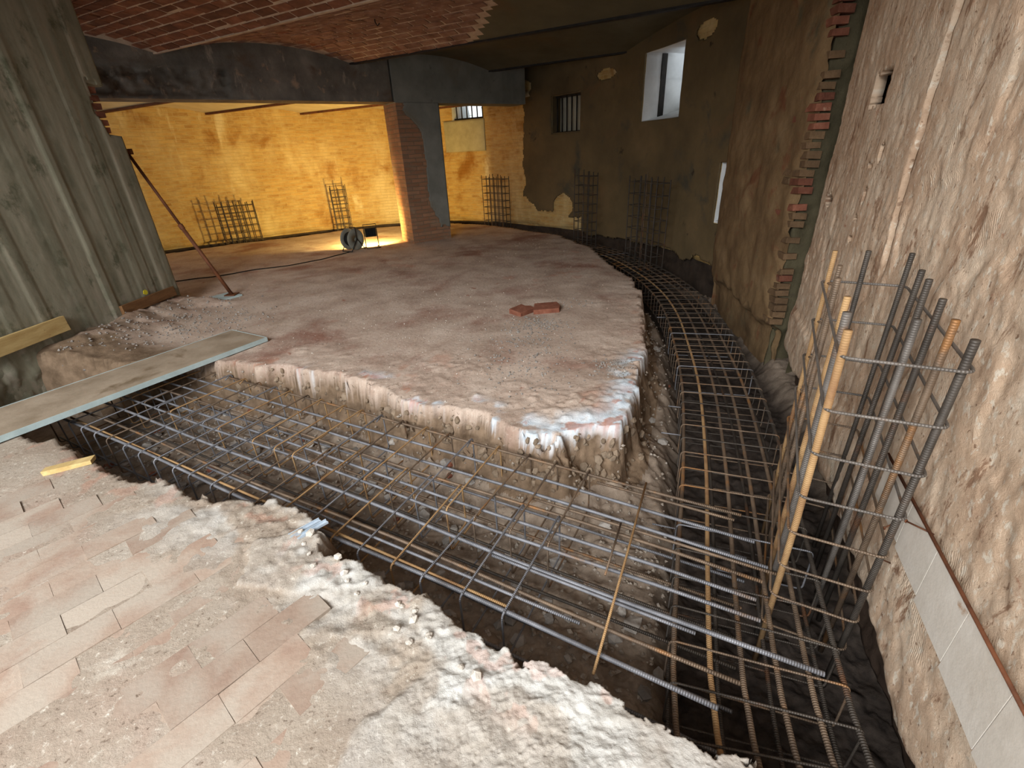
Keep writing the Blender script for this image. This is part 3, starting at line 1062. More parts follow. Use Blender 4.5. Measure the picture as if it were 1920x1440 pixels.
def adisp(S, Z):
    d = 0.0035 * fbm(S * 3, Z * 3, 5, 0.6) + 0.0025 * fbm(S * 14, Z * 11, 3)
    # patches of missing plaster
    pt = fbm(S * 1.7 + 4, Z * 1.2, 4)
    d = d - 0.009 * sstep(0.12, 0.2, pt) * sstep(0.45, 0.5, Z)
    # combed ridges / chips
    c1, c2, cid = worley(S * 16, Z * 9)
    d = d - 0.004 * (cid > 0.6) * sstep(0.04, 0.2, c2 - c1)
    # vertical chase
    g = np.abs(S - (1.03 + 0.05 * fbm(S * 0 + 1, Z * 2, 3)))
    d = d - 0.05 * sstep(0.04, 0.022, g) * sstep(0.9, 1.1, Z)
    # undercut above the trench
    low = sstep(-0.20, -0.30, Z + 0.10 * fbm(S * 3, Z * 3, 4))
    d = d - 0.13 * low + low * 0.03 * fbm(S * 7, Z * 7, 3)
    # projecting plinth strip under the skirting
    d = d + 0.02 * sstep(0.19, 0.13, Z + 0.03 * fbm(S * 6, Z * 6, 3)) * sstep(-0.33, -0.18, Z)
    # ragged far edge
    return d - 0.10 * sstep(3.02, 3.12, S + 0.04 * fbm(S * 0, Z * 5, 4))


def amask(S, Z):
    w = 0.012 * fbm(S * 14, Z * 14, 3)
    k = np.maximum(np.abs(S - 2.0 + w) / 0.19, np.abs(Z - 1.845 + w) / 0.092) > 1
    for (cs, cz, rs, rz) in ((1.60, 1.50, .035, .055), (1.74, 1.43, .045, .022), (1.68, 1.27, .03, .055), (1.74, 1.13, .045, .02), (1.76, 1.0, .03, .025), (2.72, 1.14, .12, .05)):
        k &= np.hypot((S - cs) / rs, (Z - cz) / rz) + w * 12 > 1
    return k


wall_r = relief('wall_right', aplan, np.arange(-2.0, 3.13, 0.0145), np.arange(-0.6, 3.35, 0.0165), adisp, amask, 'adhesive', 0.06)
tag(wall_r, 'pale stripped wall at the right with mortar traces and a square pocket', 'wall', kind='structure')


def ap(s, z, d=0.0):
    x, y = aplan(s, d)
    return Vector((float(x), float(y), z))


AD3, AN3 = Vector((AD[0], AD[1], 0)), Vector((AN[0], AN[1], 0))
MB().box(ap(2.15, 1.5, -0.33), (0.8, 0.02, 0.7), (AD3, AN3, ZV)).box(ap(2.15, 2.2, -0.2), (0.8, 0.15, 0.02), (AD3, AN3, ZV)).box(ap(2.15, 0.8, -0.2), (0.8, 0.15, 0.02), (AD3, AN3, ZV)).box(ap(1.35, 1.5, -0.2), (0.02, 0.15, 0.72), (AD3, AN3, ZV)).box(ap(2.95, 1.5, -0.2), (0.02, 0.15, 0.72), (AD3, AN3, ZV)).build('cavity', 'soot', wall_r)  # closed box behind pocket and holes, coloured dark as their shade
ts = 0.10
for k, ln in enumerate((0.30, 0.235, 0.235, 0.235, 0.25)):
    zl = (0.20, 0.185, 0.165, 0.15, 0.14)[k]
    poly = [(0, zl), (-(ln - .004), zl + random.uniform(-.012, .012)), (-(ln - .004), .39), (0, .39)]
    mb = MB().prism(poly, ap(ts, 0, 0.018), AD3, ZV, AN3, 0.012)
    mb.build('skirting_tile', 'skirt_tile', wall_r)
    ts -= ln
MB().tube([ap(0.12, .402, .03), ap(-0.5, .403, .031), ap(-1.3, .40, .03)], 0.006, 6).build('rust_trim', 'iron_rust', wall_r, True)
for (s, z, dx, dz) in ((-0.12, .24, .05, 0.0), (-0.36, .40, -.07, -.02), (-0.2, .1, .02, .03)):
    p = ap(s, z, 0.02)
    q = p + AN3 * 0.05 + AD3 * (-dx) + ZV * dz
    MB().tube([p, q], 0.003, 6).tube([q, q + (q - p).normalized() * .003], 0.007, 6).build('nail', 'iron_rust', wall_r, True)

# ------------------------------------------------------------------ concrete wall on the left
LP0 = np.array([-4.25, 6.0])
LPD = np.array([-0.05, -1.0])
LPD = LPD / np.linalg.norm(LPD)
LPN = np.array([-LPD[1], LPD[0]])      # into the room (+x)


def lplan(S, D):
    return LP0[0] + LPD[0] * S + LPN[0] * D, LP0[1] + LPD[1] * S + LPN[1] * D


BW = 0.115


def ldisp(S, Z):
    k = np.floor(S / BW + 0.15 * fbm(S * 0, Z * 0.7, 2))
    h = TAB[(k.astype(int)) % 256, 5]
    f = S / BW - np.floor(S / BW)
    d = 0.008 * (h - 0.5) - 0.0025 * sstep(0.07, 0.0, np.minimum(f, 1 - f))
    d = d + 0.0015 * fbm(S * 16, Z * 8, 3)
    for (sa, w) in ((1.0, .05), (1.75, .05)):
        d = d + 0.007 * sstep(w + .006, w, np.abs(S - sa))
    return d + 0.02 * sstep(0.3, 0.0, Z + 0.1 * fbm(S * 4, Z * 4, 3)) * fbm(S * 10, Z * 10, 3)


def lmask(S, Z):
    notch = (Z > 1.95 + 0.02 * fbm(S * 9, Z * 9, 2)) & (Z < 2.42 + 0.3 * (S - 0.0)) & (S < 0.20 + 0.05 * fbm(S * 0 + 7, Z * 5, 3))
    return ~notch


wall_l = relief('wall_left', lplan, np.arange(0.0, 4.6, 0.0165), np.arange(-0.6, 3.4, 0.03), ldisp, lmask, 'boardconc', 0.02)
tag(wall_l, 'grey green board-marked concrete wall at the left', 'wall', kind='structure')
LD3, LN3 = Vector((LPD[0], LPD[1], 0)), Vector((LPN[0], LPN[1], 0))


def lp(s, z, d=0.0):
    x, y = lplan(s, d)
    return Vector((float(x), float(y), z))


body = MB()
prof = [(0.0, -0.6), (0.0, 1.95), (0.2, 1.97), (0.2, 2.44), (0.0, 2.42), (0.0, 3.4), (4.6, 3.4), (4.6, -0.6)]
body.prism(prof, lp(0.0, 0, -0.012), LD3, ZV, -LN3, 1.6)
body.build('wall_core', 'boardconc', wall_l)
# brick filling exposed in the pocket at its edge
for i in range(6):
    o = link('brick', random.choice(brick_me), None, wall_l)
    o.matrix_local = Matrix.Translation(lp(0.17, 2.0 + i * 0.075, -0.14)) @ Matrix(((LN3.x, LD3.x, 0, 0), (LN3.y, LD3.y, 0, 0), (0, 0, 1, 0), (0, 0, 0, 1)))

# ------------------------------------------------------------------ long downstand beam and brick pillar
BD = Vector((2.64, 1.75, 0)).normalized()
BNI = Vector((BD.y, -BD.x, 0))          # faces the viewer
B0 = Vector((-4.64, 8.0, 0))


def bplan(S, D):
    return B0.x + BD.x * S + BNI.x * D, B0.y + BD.y * S + BNI.y * D


SP = 3.31     # arc position of pillar's left edge on the beam


def beamdisp(S, Z):
    d = 0.01 * fbm(S * 3, Z * 3, 4)
    dam = sstep(0.75, 0.6, S + 0.1 * fbm(S * 2, Z * 5, 3)) * sstep(2.92, 2.86, Z + 0.03 * fbm(S * 5, Z * 2, 3)) * sstep(2.53, 2.58, Z)
    c1, c2, cid = worley(S * 3.2, Z * 5)
    d = d - dam * (0.06 + 0.14 * (cid - .3) * sstep(0.05, 0.25, c2 - c1) + 0.06 * fbm(S * 9, Z * 9, 4))
    return d


beam = relief('ceiling_beam', bplan, np.arange(-3.2, SP - 0.02, 0.03), np.arange(2.5, 3.42, 0.024), beamdisp, None, 'concrete_beam')
tag(beam, 'long dark concrete beam spanning from the left wall over the brick pillar', 'beam', kind='structure')
q = B0 + BD * ((SP - 3.2) / 2) - BNI * 0.30 + ZV * 2.96
MB().box(q, ((SP + 3.2) / 2, 0.15, 0.46), (BD, BNI, ZV)).build('beam_core', 'concrete_beam', beam)
MB().box(q + BNI * 0.155 - ZV * 0.452, ((SP + 3.2) / 2, 0.15, 0.008), (BD, BNI, ZV)).build('beam_soffit', 'concrete_beam', beam)
L2 = 2.95
q = B0 + BD * (SP + L2 / 2) - BNI * 0.225 + ZV * 2.95
MB().box(q, (L2 / 2, 0.235, 0.46), (BD, BNI, ZV)).build('rendered_span', 'grey_render', beam, bevel=0.01)

# pillar: brick shaft with a coat of grey render on its right part
PW, PD = 0.86, 0.60
pil0 = B0 + BD * (SP + 0.02)
pil = MB()
pw = [(0, 0), (PW, 0), (PW, PD), (0, PD)]
V, Fc, UV = [], [], []
for (a, b, u) in ((0, 1, 0.0), (1, 2, PW), (2, 3, PW + PD), (3, 0, 2 * PW + PD)):
    ln = PW if a in (0, 2) else PD
    nseg = 10
    for i in range(nseg):
        for (f, z) in ((i / nseg, -.05), ((i + 1) / nseg, -.05), ((i + 1) / nseg, 2.52), (i / nseg, 2.52)):
            ax, ay = pw[a]
            bx, by = pw[b]
            p = pil0 + BD * (ax + (bx - ax) * f) - BNI * (ay + (by - ay) * f)
            V.append((p.x, p.y, z))
            UV.append((u + ln * f, z))
        k = len(V)
        Fc.append((k - 4, k - 3, k - 2, k - 1))
pillar = link('pillar', mesh('pillar', V, Fc, False, UV), 'pillarbrick')
tag(pillar, 'square brick pillar, half coated in grey render, carrying the beam', 'pillar', kind='structure')


def plan_p(S, D):
    return pil0.x + BD.x * S + BNI.x * D, pil0.y + BD.y * S + BNI.y * D


def pilmask(S, Z):
    left = 0.44 + 0.07 * fbm(S * 3, Z * 3, 4) - 0.28 * sstep(1.9, 2.5, Z) + 0.22 * sstep(0.9, 0.1, Z)
    return (S > left) & (Z > 0.32 + 0.15 * fbm(S * 5, Z * 2, 3))


relief('render_coat', plan_p, np.arange(0.0, PW + .01, 0.02), np.arange(0.0, 2.52, 0.02), lambda S, Z: 0.02 + 0.004 * fbm(S * 4, Z * 4, 3), pilmask, 'grey_render', 0.018, parent=pillar)
relief('render_coat', lambda S, D: (pil0.x + BD.x * (PW + D) - BNI.x * S, pil0.y + BD.y * (PW + D) - BNI.y * S), np.arange(0.0, PD, 0.04), np.arange(0.3, 2.52, 0.04),
       lambda S, Z: 0.015 + 0 * S, None, 'grey_render', parent=pillar)

# ------------------------------------------------------------------ vaulted ceiling
NE = [-5.15, -2.7, -0.25, 2.2, 4.65, 7.1, 9.55, 12.0, 14.45]
RISE = 0.20
Z0 = 3.05


def vz(n):
    n = np.asarray(n, float)
    k = np.clip(np.floor((n - NE[0]) / 2.45), 0, 7)
    f = (n - NE[0]) / 2.45 - k
    return Z0 + RISE * (1 - (2 * f - 1) ** 2)


def plaster_limit(n):
    return -2.81 - (n - 5.6) * 0.97


def build_ceiling():
    us = np.arange(-13.5, 6.0, 0.12)
    ns = np.unique(np.round(np.r_[np.arange(-0.25, 14.4, 0.08), NE[2:-1]], 3))
    Un, Nn = np.meshgrid(us, ns, indexing='ij')
    Zc = vz(Nn) - 0.005
    X = U2.x * Un + N2.x * Nn
    Y = U2.y * Un + N2.y * Nn
    V = np.stack([X, Y, Zc], -1).reshape(-1, 3)
    a, b = Un.shape
    idx = np.arange(a * b).reshape(a, b)
    Q = np.stack([idx[:-1, :-1], idx[:-1, 1:], idx[1:, 1:], idx[1:, :-1]], -1).reshape(-1, 4)
    me = quadmesh('ceiling', V, Q, None, True)
    me.materials.append(M['mortar'])
    me.materials.append(M['ceil_plaster'])
    uc = 0.5 * (Un[:-1, :-1] + Un[1:, 1:])
    nc = 0.5 * (Nn[:-1, :-1] + Nn[1:, 1:])
    pl = (nc > 7.1) | ((nc > 4.65) & (uc > plaster_limit(nc) + 0.12 * fbm(uc * 2, nc * 2, 3)))
    beyond = (Q.shape[0] == pl.size)
    me.polygons.foreach_set('material_index', pl.reshape(-1).astype(np.int32))
    o = link('ceiling', me)
    sm = o.modifiers.new('solid', 'SOLIDIFY')
    sm.thickness = 0.12
    sm.offset = 1 if me.polygons[0].normal.z > 0 else -1
    return o


ceil = build_ceiling()
tag(ceil, 'shallow brick vaulted ceiling with plastered bays at the back', 'ceiling', kind='structure')
vb = []
for k in range(6):
    mb = MB().box((0, 0, 0), (0.128, 0.058, 0.012), None, 0.006)
    me = mesh('brick', mb.V, mb.F)
    me.materials.append(M['vaultbrick'])
    vb.append(me)


def vault_frame(u, n):
    dz = (float(vz(n + 0.02)) - float(vz(n - 0.02))) / 0.04
    Nn = (N2 + ZV * dz).normalized()
    Zn = U2.cross(Nn).normalized()
    p = un(u, n, float(vz(n)))
    return p, U2, Nn, Zn


random.seed(21)
stuff1, stuff2 = MB(), MB()
cn = 2.29
row = 0
while cn < 7.05:
    if abs(cn - 4.65) > 0.05:
        ub = -8.9 + (0.14 if row % 2 else 0) + random.uniform(-.02, .02)
        while ub < -1.2:
            ub += 0.284
            inplane = (Vector((un(ub, cn, 0).x, un(ub, cn, 0).y, 0)) - B0).dot(BNI)
            if inplane < 0.1:
                continue
            if cn > 4.65 and ub > plaster_limit(cn) - 0.05:
                continue
            p, a, b, c = vault_frame(ub, cn)
            p = p - ZV * random.uniform(-0.003, 0.006)
            if 3.0 < cn < 4.6 and ub < -3.5:
                o = link('brick', random.choice(vb), None, ceil)
                o.matrix_local = Matrix(((a.x, b.x, c.x, p.x), (a.y, b.y, c.y, p.y), (a.z, b.z, c.z, p.z), (0, 0, 0, 1)))
            else:
                (stuff2 if cn > 4.65 else stuff1).box(p, (0.128, 0.057, 0.012), (a, b, c), 0.006)
    cn += 0.144
    row += 1
for st, mt in ((stuff1, 'vaultbrick'), (stuff2, 'vaultbrick2')):
    o = st.build('vault_brickwork', mt, ceil)
    o['kind'] = 'stuff'
for k, n in enumerate(NE[2:-1]):
    mb = MB().box(un(-3.5, n, Z0 - 0.004), (9.5, 0.022 if n < 5 else 0.04, 0.014), (U2, N2, ZV))
    o = mb.build('trim_%d' % (k + 1), 'mortar' if n < 5 else 'iron')
    tag(o, 'thin %s joint strip between ceiling vaults, %s from the viewer' % ('mortar' if n < 5 else 'dark steel', ('nearest', 'second', 'third', 'fourth', 'fifth', 'sixth', 'seventh')[k]), 'steel beam', kind='structure')
# light hook hanging in the second vault
hk = MB()
p, a, b, c = vault_frame(-5.05, 5.9)
hk.tube([p + ZV * 0.02, p - ZV * 0.05, p - ZV * 0.09 + U2 * 0.03, p - ZV * 0.07 + U2 * 0.07], 0.008, 6)
hk.build('hook', 'iron', ceil, True)

# lower vaulted bay behind the long beam
def build_back_bay():
    us = np.arange(-13.5, -3.0, 0.15)
    ns = np.round(np.arange(2.0, 15.0, 0.0875), 4)
    Un, Nn = np.meshgrid(us, ns, indexing='ij')
    f = (Nn - 3.75) / 1.75
    f = f - np.floor(f)
    Zc = 2.645 + 0.11 * (1 - (2 * f - 1) ** 2)
    X = U2.x * Un + N2.x * Nn
    Y = U2.y * Un + N2.y * Nn
    V = np.stack([X, Y, Zc], -1).reshape(-1, 3)
    a, b = Un.shape
    idx = np.arange(a * b).reshape(a, b)
    Q = np.stack([idx[:-1, :-1], idx[:-1, 1:], idx[1:, 1:], idx[1:, :-1]], -1).reshape(-1, 4)
    xc, yc = 0.5 * (X[:-1, :-1] + X[1:, 1:]), 0.5 * (Y[:-1, :-1] + Y[1:, 1:])
    beh = (xc - B0.x) * BNI.x + (yc - B0.y) * BNI.y
    keep = (beh < -0.30) & (polysd(xc, yc, ROOM) > -0.5)
    o = link('ceiling', quadmesh('ceiling', V, Q[keep.reshape(-1)], None, True), 'pale_plaster')
    sm = o.modifiers.new('solid', 'SOLIDIFY')
    sm.thickness = 0.1
    sm.offset = 1 if o.data.polygons[0].normal.z > 0 else -1
    tag(o, 'low pale vaulted bay lit yellow behind the long beam', 'ceiling', kind='structure')
    for n in (3.75, 5.5, 7.25, 9.0, 10.75, 12.5):
        # from the curved wall to the back of the beam
        pts = [un(u, n, 2.63) for u in np.arange(-13.0, -3.0, 0.05)]
        X_ = np.array([[p.x, p.y] for p in pts])
        ok = ((X_[:, 0] - B0.x) * BNI.x + (X_[:, 1] - B0.y) * BNI.y < -0.35) & (polysd(X_[:, 0], X_[:, 1], ROOM) > -0.05)
        if ok.sum() < 4:
            continue
        i = np.where(ok)[0]
        p, q = pts[i[0]], pts[i[-1]]
        MB().box((p + q) / 2, ((q - p).length / 2, 0.035, 0.018), (U2, N2, ZV)).build('steel_flange', 'iron_rust', o)


build_back_bay()

# ------------------------------------------------------------------ reinforcing steel
def fillet(P, rad=0.03, seg=4):
    out = []
    n = len(P)
    for i in range(n):
        a, b, c = Vector(P[i - 1]), Vector(P[i]), Vector(P[(i + 1) % n])
        d1, d2 = (a - b).normalized(), (c - b).normalized()
        r = min(rad, (a - b).length / 2.2, (c - b).length / 2.2)
        p, q = b + d1 * r, b + d2 * r
        for k in range(seg + 1):
            t = k / seg
            out.append((p * (1 - t) ** 2 + b * (2 * t * (1 - t)) + q * t * t))
    return out


def pick(ws):
    names = list(ws)
    return random.choices(names, [ws[k] for k in names])[0]


random.seed(5)
# --- straight footing cage along the front trench
cage1 = empty('rebar_cage', tuple(un(-2.5, 1.6, -0.42)))
tag(cage1, 'long straight steel reinforcement cage lying in the front trench', 'rebar cage')
OFF = Vector(cage1.location)
ZT, ZB = -0.10, -0.40
topn = [2.12, 1.96, 1.82, 1.72, 1.60, 1.50, 1.37, 1.22, 1.10]
ends = [0.13, 0.20, 0.26, 0.24, 0.22, 0.24, 0.45, 0.19, 0.13]
cols = ['steel_brown', 'steel', 'steel', 'steel_brown', 'steel', 'steel', 'steel', 'steel_brown', 'steel']
for n, e, c in zip(topn, ends, cols):
    pts = [un(u, n + 0.008 * math.sin(u * 2.3 + n * 9), ZT - 0.012 + 0.004 * math.sin(u * 3 + n * 5)) - OFF for u in np.linspace(-5.0, e, 14)]
    MB().tube(pts, 0.0085 if n not in (1.10, 1.37) else 0.010, 8).build('longitudinal_bar', c, cage1, True)
# paired splice bars
for n, u0, u1, c in ((2.07, -0.62, 0.1, 'steel_brown'), (1.79, -0.9, 0.3, 'steel_brown'), (1.345, -0.9, 0.02, 'steel'), (1.13, -4.6, -0.7, 'steel_rust'), (1.19, -2.9, -0.4, 'steel')):
    MB().tube([un(u, n, ZT - 0.014) - OFF for u in np.linspace(u0, u1, 6)], 0.0075, 8).build('longitudinal_bar', c, cage1, True)
for n in (1.10, 1.28, 1.46, 1.62, 1.78, 1.95, 2.12):
    MB().tube([un(u, n + random.uniform(-.01, .01), ZB + 0.012) - OFF for u in np.linspace(-5.0, 0.2, 6)], 0.008, 8).build('longitudinal_bar', pick({'steel': 2, 'steel_brown': 2, 'steel_deep': 2}), cage1, True)
us = [-0.70 - 0.2 * i for i in range(22)]
for i, u in enumerate(us):
    du = random.uniform(-.018, .018)
    sk = random.uniform(-.03, .02)
    rusty = pick({'steel': 6, 'steel_rust': 2.2, 'steel_brown': 2})
    for k, (na_, nb_) in enumerate(((1.07, 1.72), (1.50, 2.15))):
        uu = u + du + k * 0.016
        c = rusty if k == 0 else pick({'steel': 3, 'steel_rust': 4, 'steel_brown': 3})
        z1 = ZT + (0.006 if k else 0.002)
        P = [un(uu, na_, z1) - OFF, un(uu + sk, nb_, z1) - OFF, un(uu + sk, nb_, ZB) - OFF, un(uu, na_, ZB) - OFF]
        so = MB().tube(fillet(P, 0.028), 0.0052, 6, True).build('stirrup', c, cage1, True)
        # hook tails
        e = un(uu + sk * k, (na_ if k == 0 else nb_) + (0.012 if k == 0 else -0.012), z1) - OFF
        MB().tube([e, e + Vector((0, 0, -0.03)) + (N2 if k == 0 else -N2) * 0.06], 0.005, 6).build('hook_tail', c, so, True)
# --- loose rods lying across the cage
r1 = MB().tube([un(-0.36, 2.14, ZT + 0.018), un(-0.32, 1.6, ZT + 0.014), un(-0.28, 1.0, ZT + 0.017)], 0.0055, 6).build('loose_rod', 'steel_rust', None, True)
tag(r1, 'long rusty rod lying loose across the right end of the straight cage', 'steel rod')
r2 = MB().tube([un(-0.40, 1.78, ZT + 0.016), un(-0.375, 1.44, ZT + 0.013)], 0.005, 6).build('loose_rod', 'steel_brown', None, True)
tag(r2, 'short brown rod lying beside the long loose rod on the cage', 'steel rod')

# --- curved footing cage along the right hand wall
CS = np.r_[0, np.cumsum(np.linalg.norm(np.diff(LEFT, axis=0), axis=1))]


def cpt(s, off, z):
    """off metres to the right of the inner line"""
    x, y = np.interp(s, CS, LEFT[:, 0]), np.interp(s, CS, LEFT[:, 1])
    e = 0.12
    tx = np.interp(s + e, CS, LEFT[:, 0]) - np.interp(s - e, CS, LEFT[:, 0])
    ty = np.interp(s + e, CS, LEFT[:, 1]) - np.interp(s - e, CS, LEFT[:, 1])
    L = math.hypot(tx, ty)
    return Vector((x + ty / L * off, y - tx / L * off, z))


cage2 = empty('rebar_cage', tuple(cpt(2.5, 0.3, -0.48)))
tag(cage2, 'curved steel reinforcement cage bending along the right hand wall', 'rebar cage')
OFF2 = Vector(cage2.location)
Z2T, Z2B = -0.205, -0.46
SMAX = CS[-1] - 0.3
for off, c in zip((0.0, 0.135, 0.25, 0.375, 0.485, 0.60), ('steel_brown', 'steel_rust', 'steel_brown', 'steel_brown', 'steel_brown', 'steel_deep')):
    pts = [cpt(s, off, Z2T - 0.013) - OFF2 for s in np.linspace(0.05, SMAX, 60)]
    MB().tube(pts, 0.011, 8).build('longitudinal_bar', c, cage2, True)
for off in (0.0, 0.2, 0.4, 0.60):
    MB().tube([cpt(s, off, Z2B + 0.012) - OFF2 for s in np.linspace(0.05, SMAX, 50)], 0.010, 6).build('longitudinal_bar', 'steel_deep', cage2, True)
s = 0.25
while s < SMAX:
    j = random.uniform(-.012, .012)
    P = [cpt(s + j, -0.016, Z2T) - OFF2, cpt(s + random.uniform(-.015, .015), 0.616, Z2T) - OFF2, cpt(s, 0.616, Z2B) - OFF2, cpt(s, -0.016, Z2B) - OFF2]
    MB().tube(fillet(P, 0.03), 0.0048, 6, True).build('stirrup', pick({'steel': 1, 'steel_brown': 3, 'steel_deep': 2}), cage2, True)
    s += 0.173
for s, ln in ((2.35, 0.13), (2.75, 0.09), (4.9, 0.1), (1.42, .12)):
    a = cpt(s, -0.02, Z2T + 0.004) - OFF2
    MB().tube([a, a - (cpt(s, 1, 0) - cpt(s, 0, 0)) * ln], 0.0048, 6).build('hook_tail', 'steel', cage2, True)

# --- column starter cage in front of the pale wall
cage3 = empty('column_cage', (1.37, 1.62, -0.62))
tag(cage3, 'tall upright column cage of thick ribbed bars beside the pale wall', 'rebar cage')
O3 = Vector(cage3.location)
FL = Vector((1.00, 1.275, 0))
LEAN = Vector((0.05, 0.06, 0))     # the cage leans slightly


def cc(a, b, z):
    """a across (0 room side .. 1 wall side), b along (0 near .. 1 far)"""
    return FL + U2 * (0.315 * a) + N2 * (0.95 * b) + LEAN * ((1.0 - z) / 1.15) + ZV * z - O3


bars = [(0, 0, 1.08, 'steel_rust', .0125), (0, .15, 1.095, 'steel_col', .0135), (0, .33, 1.10, 'steel_rust', .0115), (0, .60, 1.11, 'steel_brown', .011), (0, .80, 1.12, 'steel_brown', .010), (0, 1, 1.145, 'steel_rust', .010),
        (.42, 1, 1.15, 'steel_deep', .011),
        (1, 1, 1.15, 'steel_deep', .0105), (1, .80, 1.12, 'steel_deep', .0115), (1, .60, 1.125, 'steel_deep', .0115), (1, .40, 1.10, 'steel_deep', .0115),
        (1, .20, 1.09, 'steel_brown', .0115), (1, 0, 1.09, 'steel_deep', .0115), (.80, .30, 1.05, 'steel_col', .0115)]
for (a, b, zt, c, r) in bars:
    a2 = a + (0.06 if a < .5 else -0.06)
    b2 = b * 0.96 + 0.02
    jx = Vector((random.uniform(-.012, .012), random.uniform(-.012, .012), 0))
    MB().tube([cc(a2, b2, -0.62), cc(a2, b2, 0.3), cc(a2, b2, zt) + jx], r, 10).build('vertical_bar', c, cage3, True)
z = 1.0
k = 0
while z > -0.42:
    tw = random.uniform(-.008, .008)
    P = [cc(0, 0, z + tw), cc(1, 0, z), cc(1, 1, z - tw), cc(0, 1, z + .004)]
    so = MB().tube(fillet(P, 0.035, 5), 0.0052, 8, True).build('tie', 'steel_col' if k < 4 else 'steel_brown', cage3, True)
    e = cc(0.03, 0.99, z)
    MB().tube([e, e + U2 * 0.05 - N2 * 0.06], 0.005, 6).build('hook_tail', 'steel_brown', so, True)
    z -= 0.188
    k += 1

# --- starter cages standing at the foot of the curved wall
def starter(sa, sb, off, zt, nb_, rows, label, depth=0.22, lean=0.0):
    P0, n0, t0 = win_basis((sa + sb) / 2, off)
    o = empty('starter_cage', (P0.x, P0.y, -0.60))
    tag(o, label, 'rebar cage', 'starter cages along the curved wall')
    w = (sb - sa)
    tt = Vector((-n0.y, n0.x, 0))
    if tt.dot(Vector((1, 0, 0))) < 0:
        tt = -tt
    for d in (0, depth):
        for i in range(nb_):
            f = (i / (nb_ - 1) - .5) * w
            h = zt + 0.60 + random.uniform(-.04, .06)
            MB().tube([tt * f + n0 * d, tt * (f + lean + random.uniform(-.015, .015)) + n0 * d + ZV * h], 0.0095, 6).build('vertical_bar', pick({'steel_deep': 3, 'steel_brown': 1}), o, True)
    for i in range(rows):
        z = 0.22 + (zt + 0.30) * i / (rows - 1)
        f = lean * z / (zt + .60)
        P = [tt * (-w / 2 + f) + ZV * z, tt * (w / 2 + f) + ZV * z, tt * (w / 2 + f) + n0 * depth + ZV * z, tt * (-w / 2 + f) + n0 * depth + ZV * z]
        MB().tube(fillet(P, 0.02, 2), 0.007, 5, True).build('tie', 'steel_deep', o, True)
    return o


starter(5.1, 5.85, 0.40, 0.86, 7, 9, 'wide starter cage against the yellow lit brick, leftmost of the row')
starter(7.72, 8.08, 0.40, 1.02, 3, 9, 'narrow starter cage on the lit brick wall behind the work lamp')
starter(12.62, 13.35, 0.38, 1.12, 6, 10, 'starter cage in the shadowed brick corner right of the pillar')
starter(15.80, 16.25, 0.42, 1.20, 4, 10, 'narrow dark starter cage on the ochre wall below the barred window')
starter(17.62, 18.50, 0.36, 1.15, 6, 9, 'broad dark starter cage on the ochre wall below the white window')

# ------------------------------------------------------------------ floor tiles showing through the dust
random.seed(17)
tmes = []
for k in range(6):
    mb = MB().box((0, 0, 0), (0.070, 0.1402, 0.012), None, 0.0015)
    me = mesh('tile', mb.V, mb.F)
    me.materials.append(M['tile'])
    tmes.append(me)
ta = math.radians(-41)
tx, ty = Vector((math.cos(ta), math.sin(ta), 0)), Vector((-math.sin(ta), math.cos(ta), 0))
cand = []
for i in range(-16, 17):
    for j in range(-9, 10):
        p = Vector((-1.1, 1.0, 0)) + tx * (i * 0.1425) + ty * (j * 0.2825 + (0.141 if i % 2 else 0))
        cand.append(p)
px = np.array([[p.x, p.y] for p in cand])
zz, ss_, sn_, si_, _, cr_, sp_, ly_, _b = ground_height(px[:, 0], px[:, 1])
cnt = 0
for p, g, sn1, sp1, ly1, cr1 in zip(cand, zz, sn_, sp_, ly_, cr_):
    if sn1 < 0.22 or sp1 > 0.3 or ly1 > 0.3 or cr1 > 0.5 or p.y < 0.1 or p.x < -3.2 or random.random() < 0.12:
        continue
    o = link('tile', random.choice(tmes), None, floor_o)
    o.matrix_local = Matrix.Translation((p.x, p.y, -0.0115 + g * 0.55 + random.uniform(-.0015, .0035))) @ Matrix.Rotation(ta + random.uniform(-.012, .012), 4, 'Z') @ Matrix.Rotation(random.uniform(-.008, .008), 4, 'X')
    cnt += 1
    if cnt >= 200:
        break

# ------------------------------------------------------------------ stones in the trench
def rock(name, rad, seed, mat):
    rr = random.Random(seed)
    bm = bmesh.new()
    bmesh.ops.create_icosphere(bm, subdivisions=1, radius=rad)
    sx, sy, sz = rr.uniform(.8, 1.3), rr.uniform(.7, 1.0), rr.uniform(.5, .8)
    for v in bm.verts:
        k = rr.uniform(.8, 1.15)
        v.co = Vector((v.co.x * sx * k, v.co.y * sy * k, v.co.z * sz * k))
    me = bpy.data.meshes.new(name)
    bm.to_mesh(me)
    bm.free()
    me.materials.append(M[mat])
    return me


stones = [rock('stone', 0.04, 40 + i, 'stone') for i in range(7)] + [rock('stone', 0.04, 60, 'redbrick')]
random.seed(9)
pts = []
while len(pts) < 190:
    u, n = random.uniform(-4.6, 0.7), random.uniform(0.95, 2.25)
    p = un(u, n, 0)
    pts.append((p.x, p.y))
while len(pts) < 210:
    s = random.uniform(0.3, 4.5)
    p = cpt(s, random.uniform(-0.3, 0.6), 0)
    pts.append((p.x, p.y))
pa = np.array(pts)
gz = ground_height(pa[:, 0], pa[:, 1])
for (x, y), g, s_ in zip(pts, gz[0], gz[1]):
    if g > -0.33 or g < -0.58:
        continue
    o = link('stone', random.choice(stones), None, bed_o)
    k = random.uniform(0.5, 1.35)
    o.location = (x, y, g + 0.008 * k)
    o.rotation_euler = (random.uniform(-.3, .3), random.uniform(-.3, .3), random.uniform(0, 6.28))
    o.scale = (k, k, k)

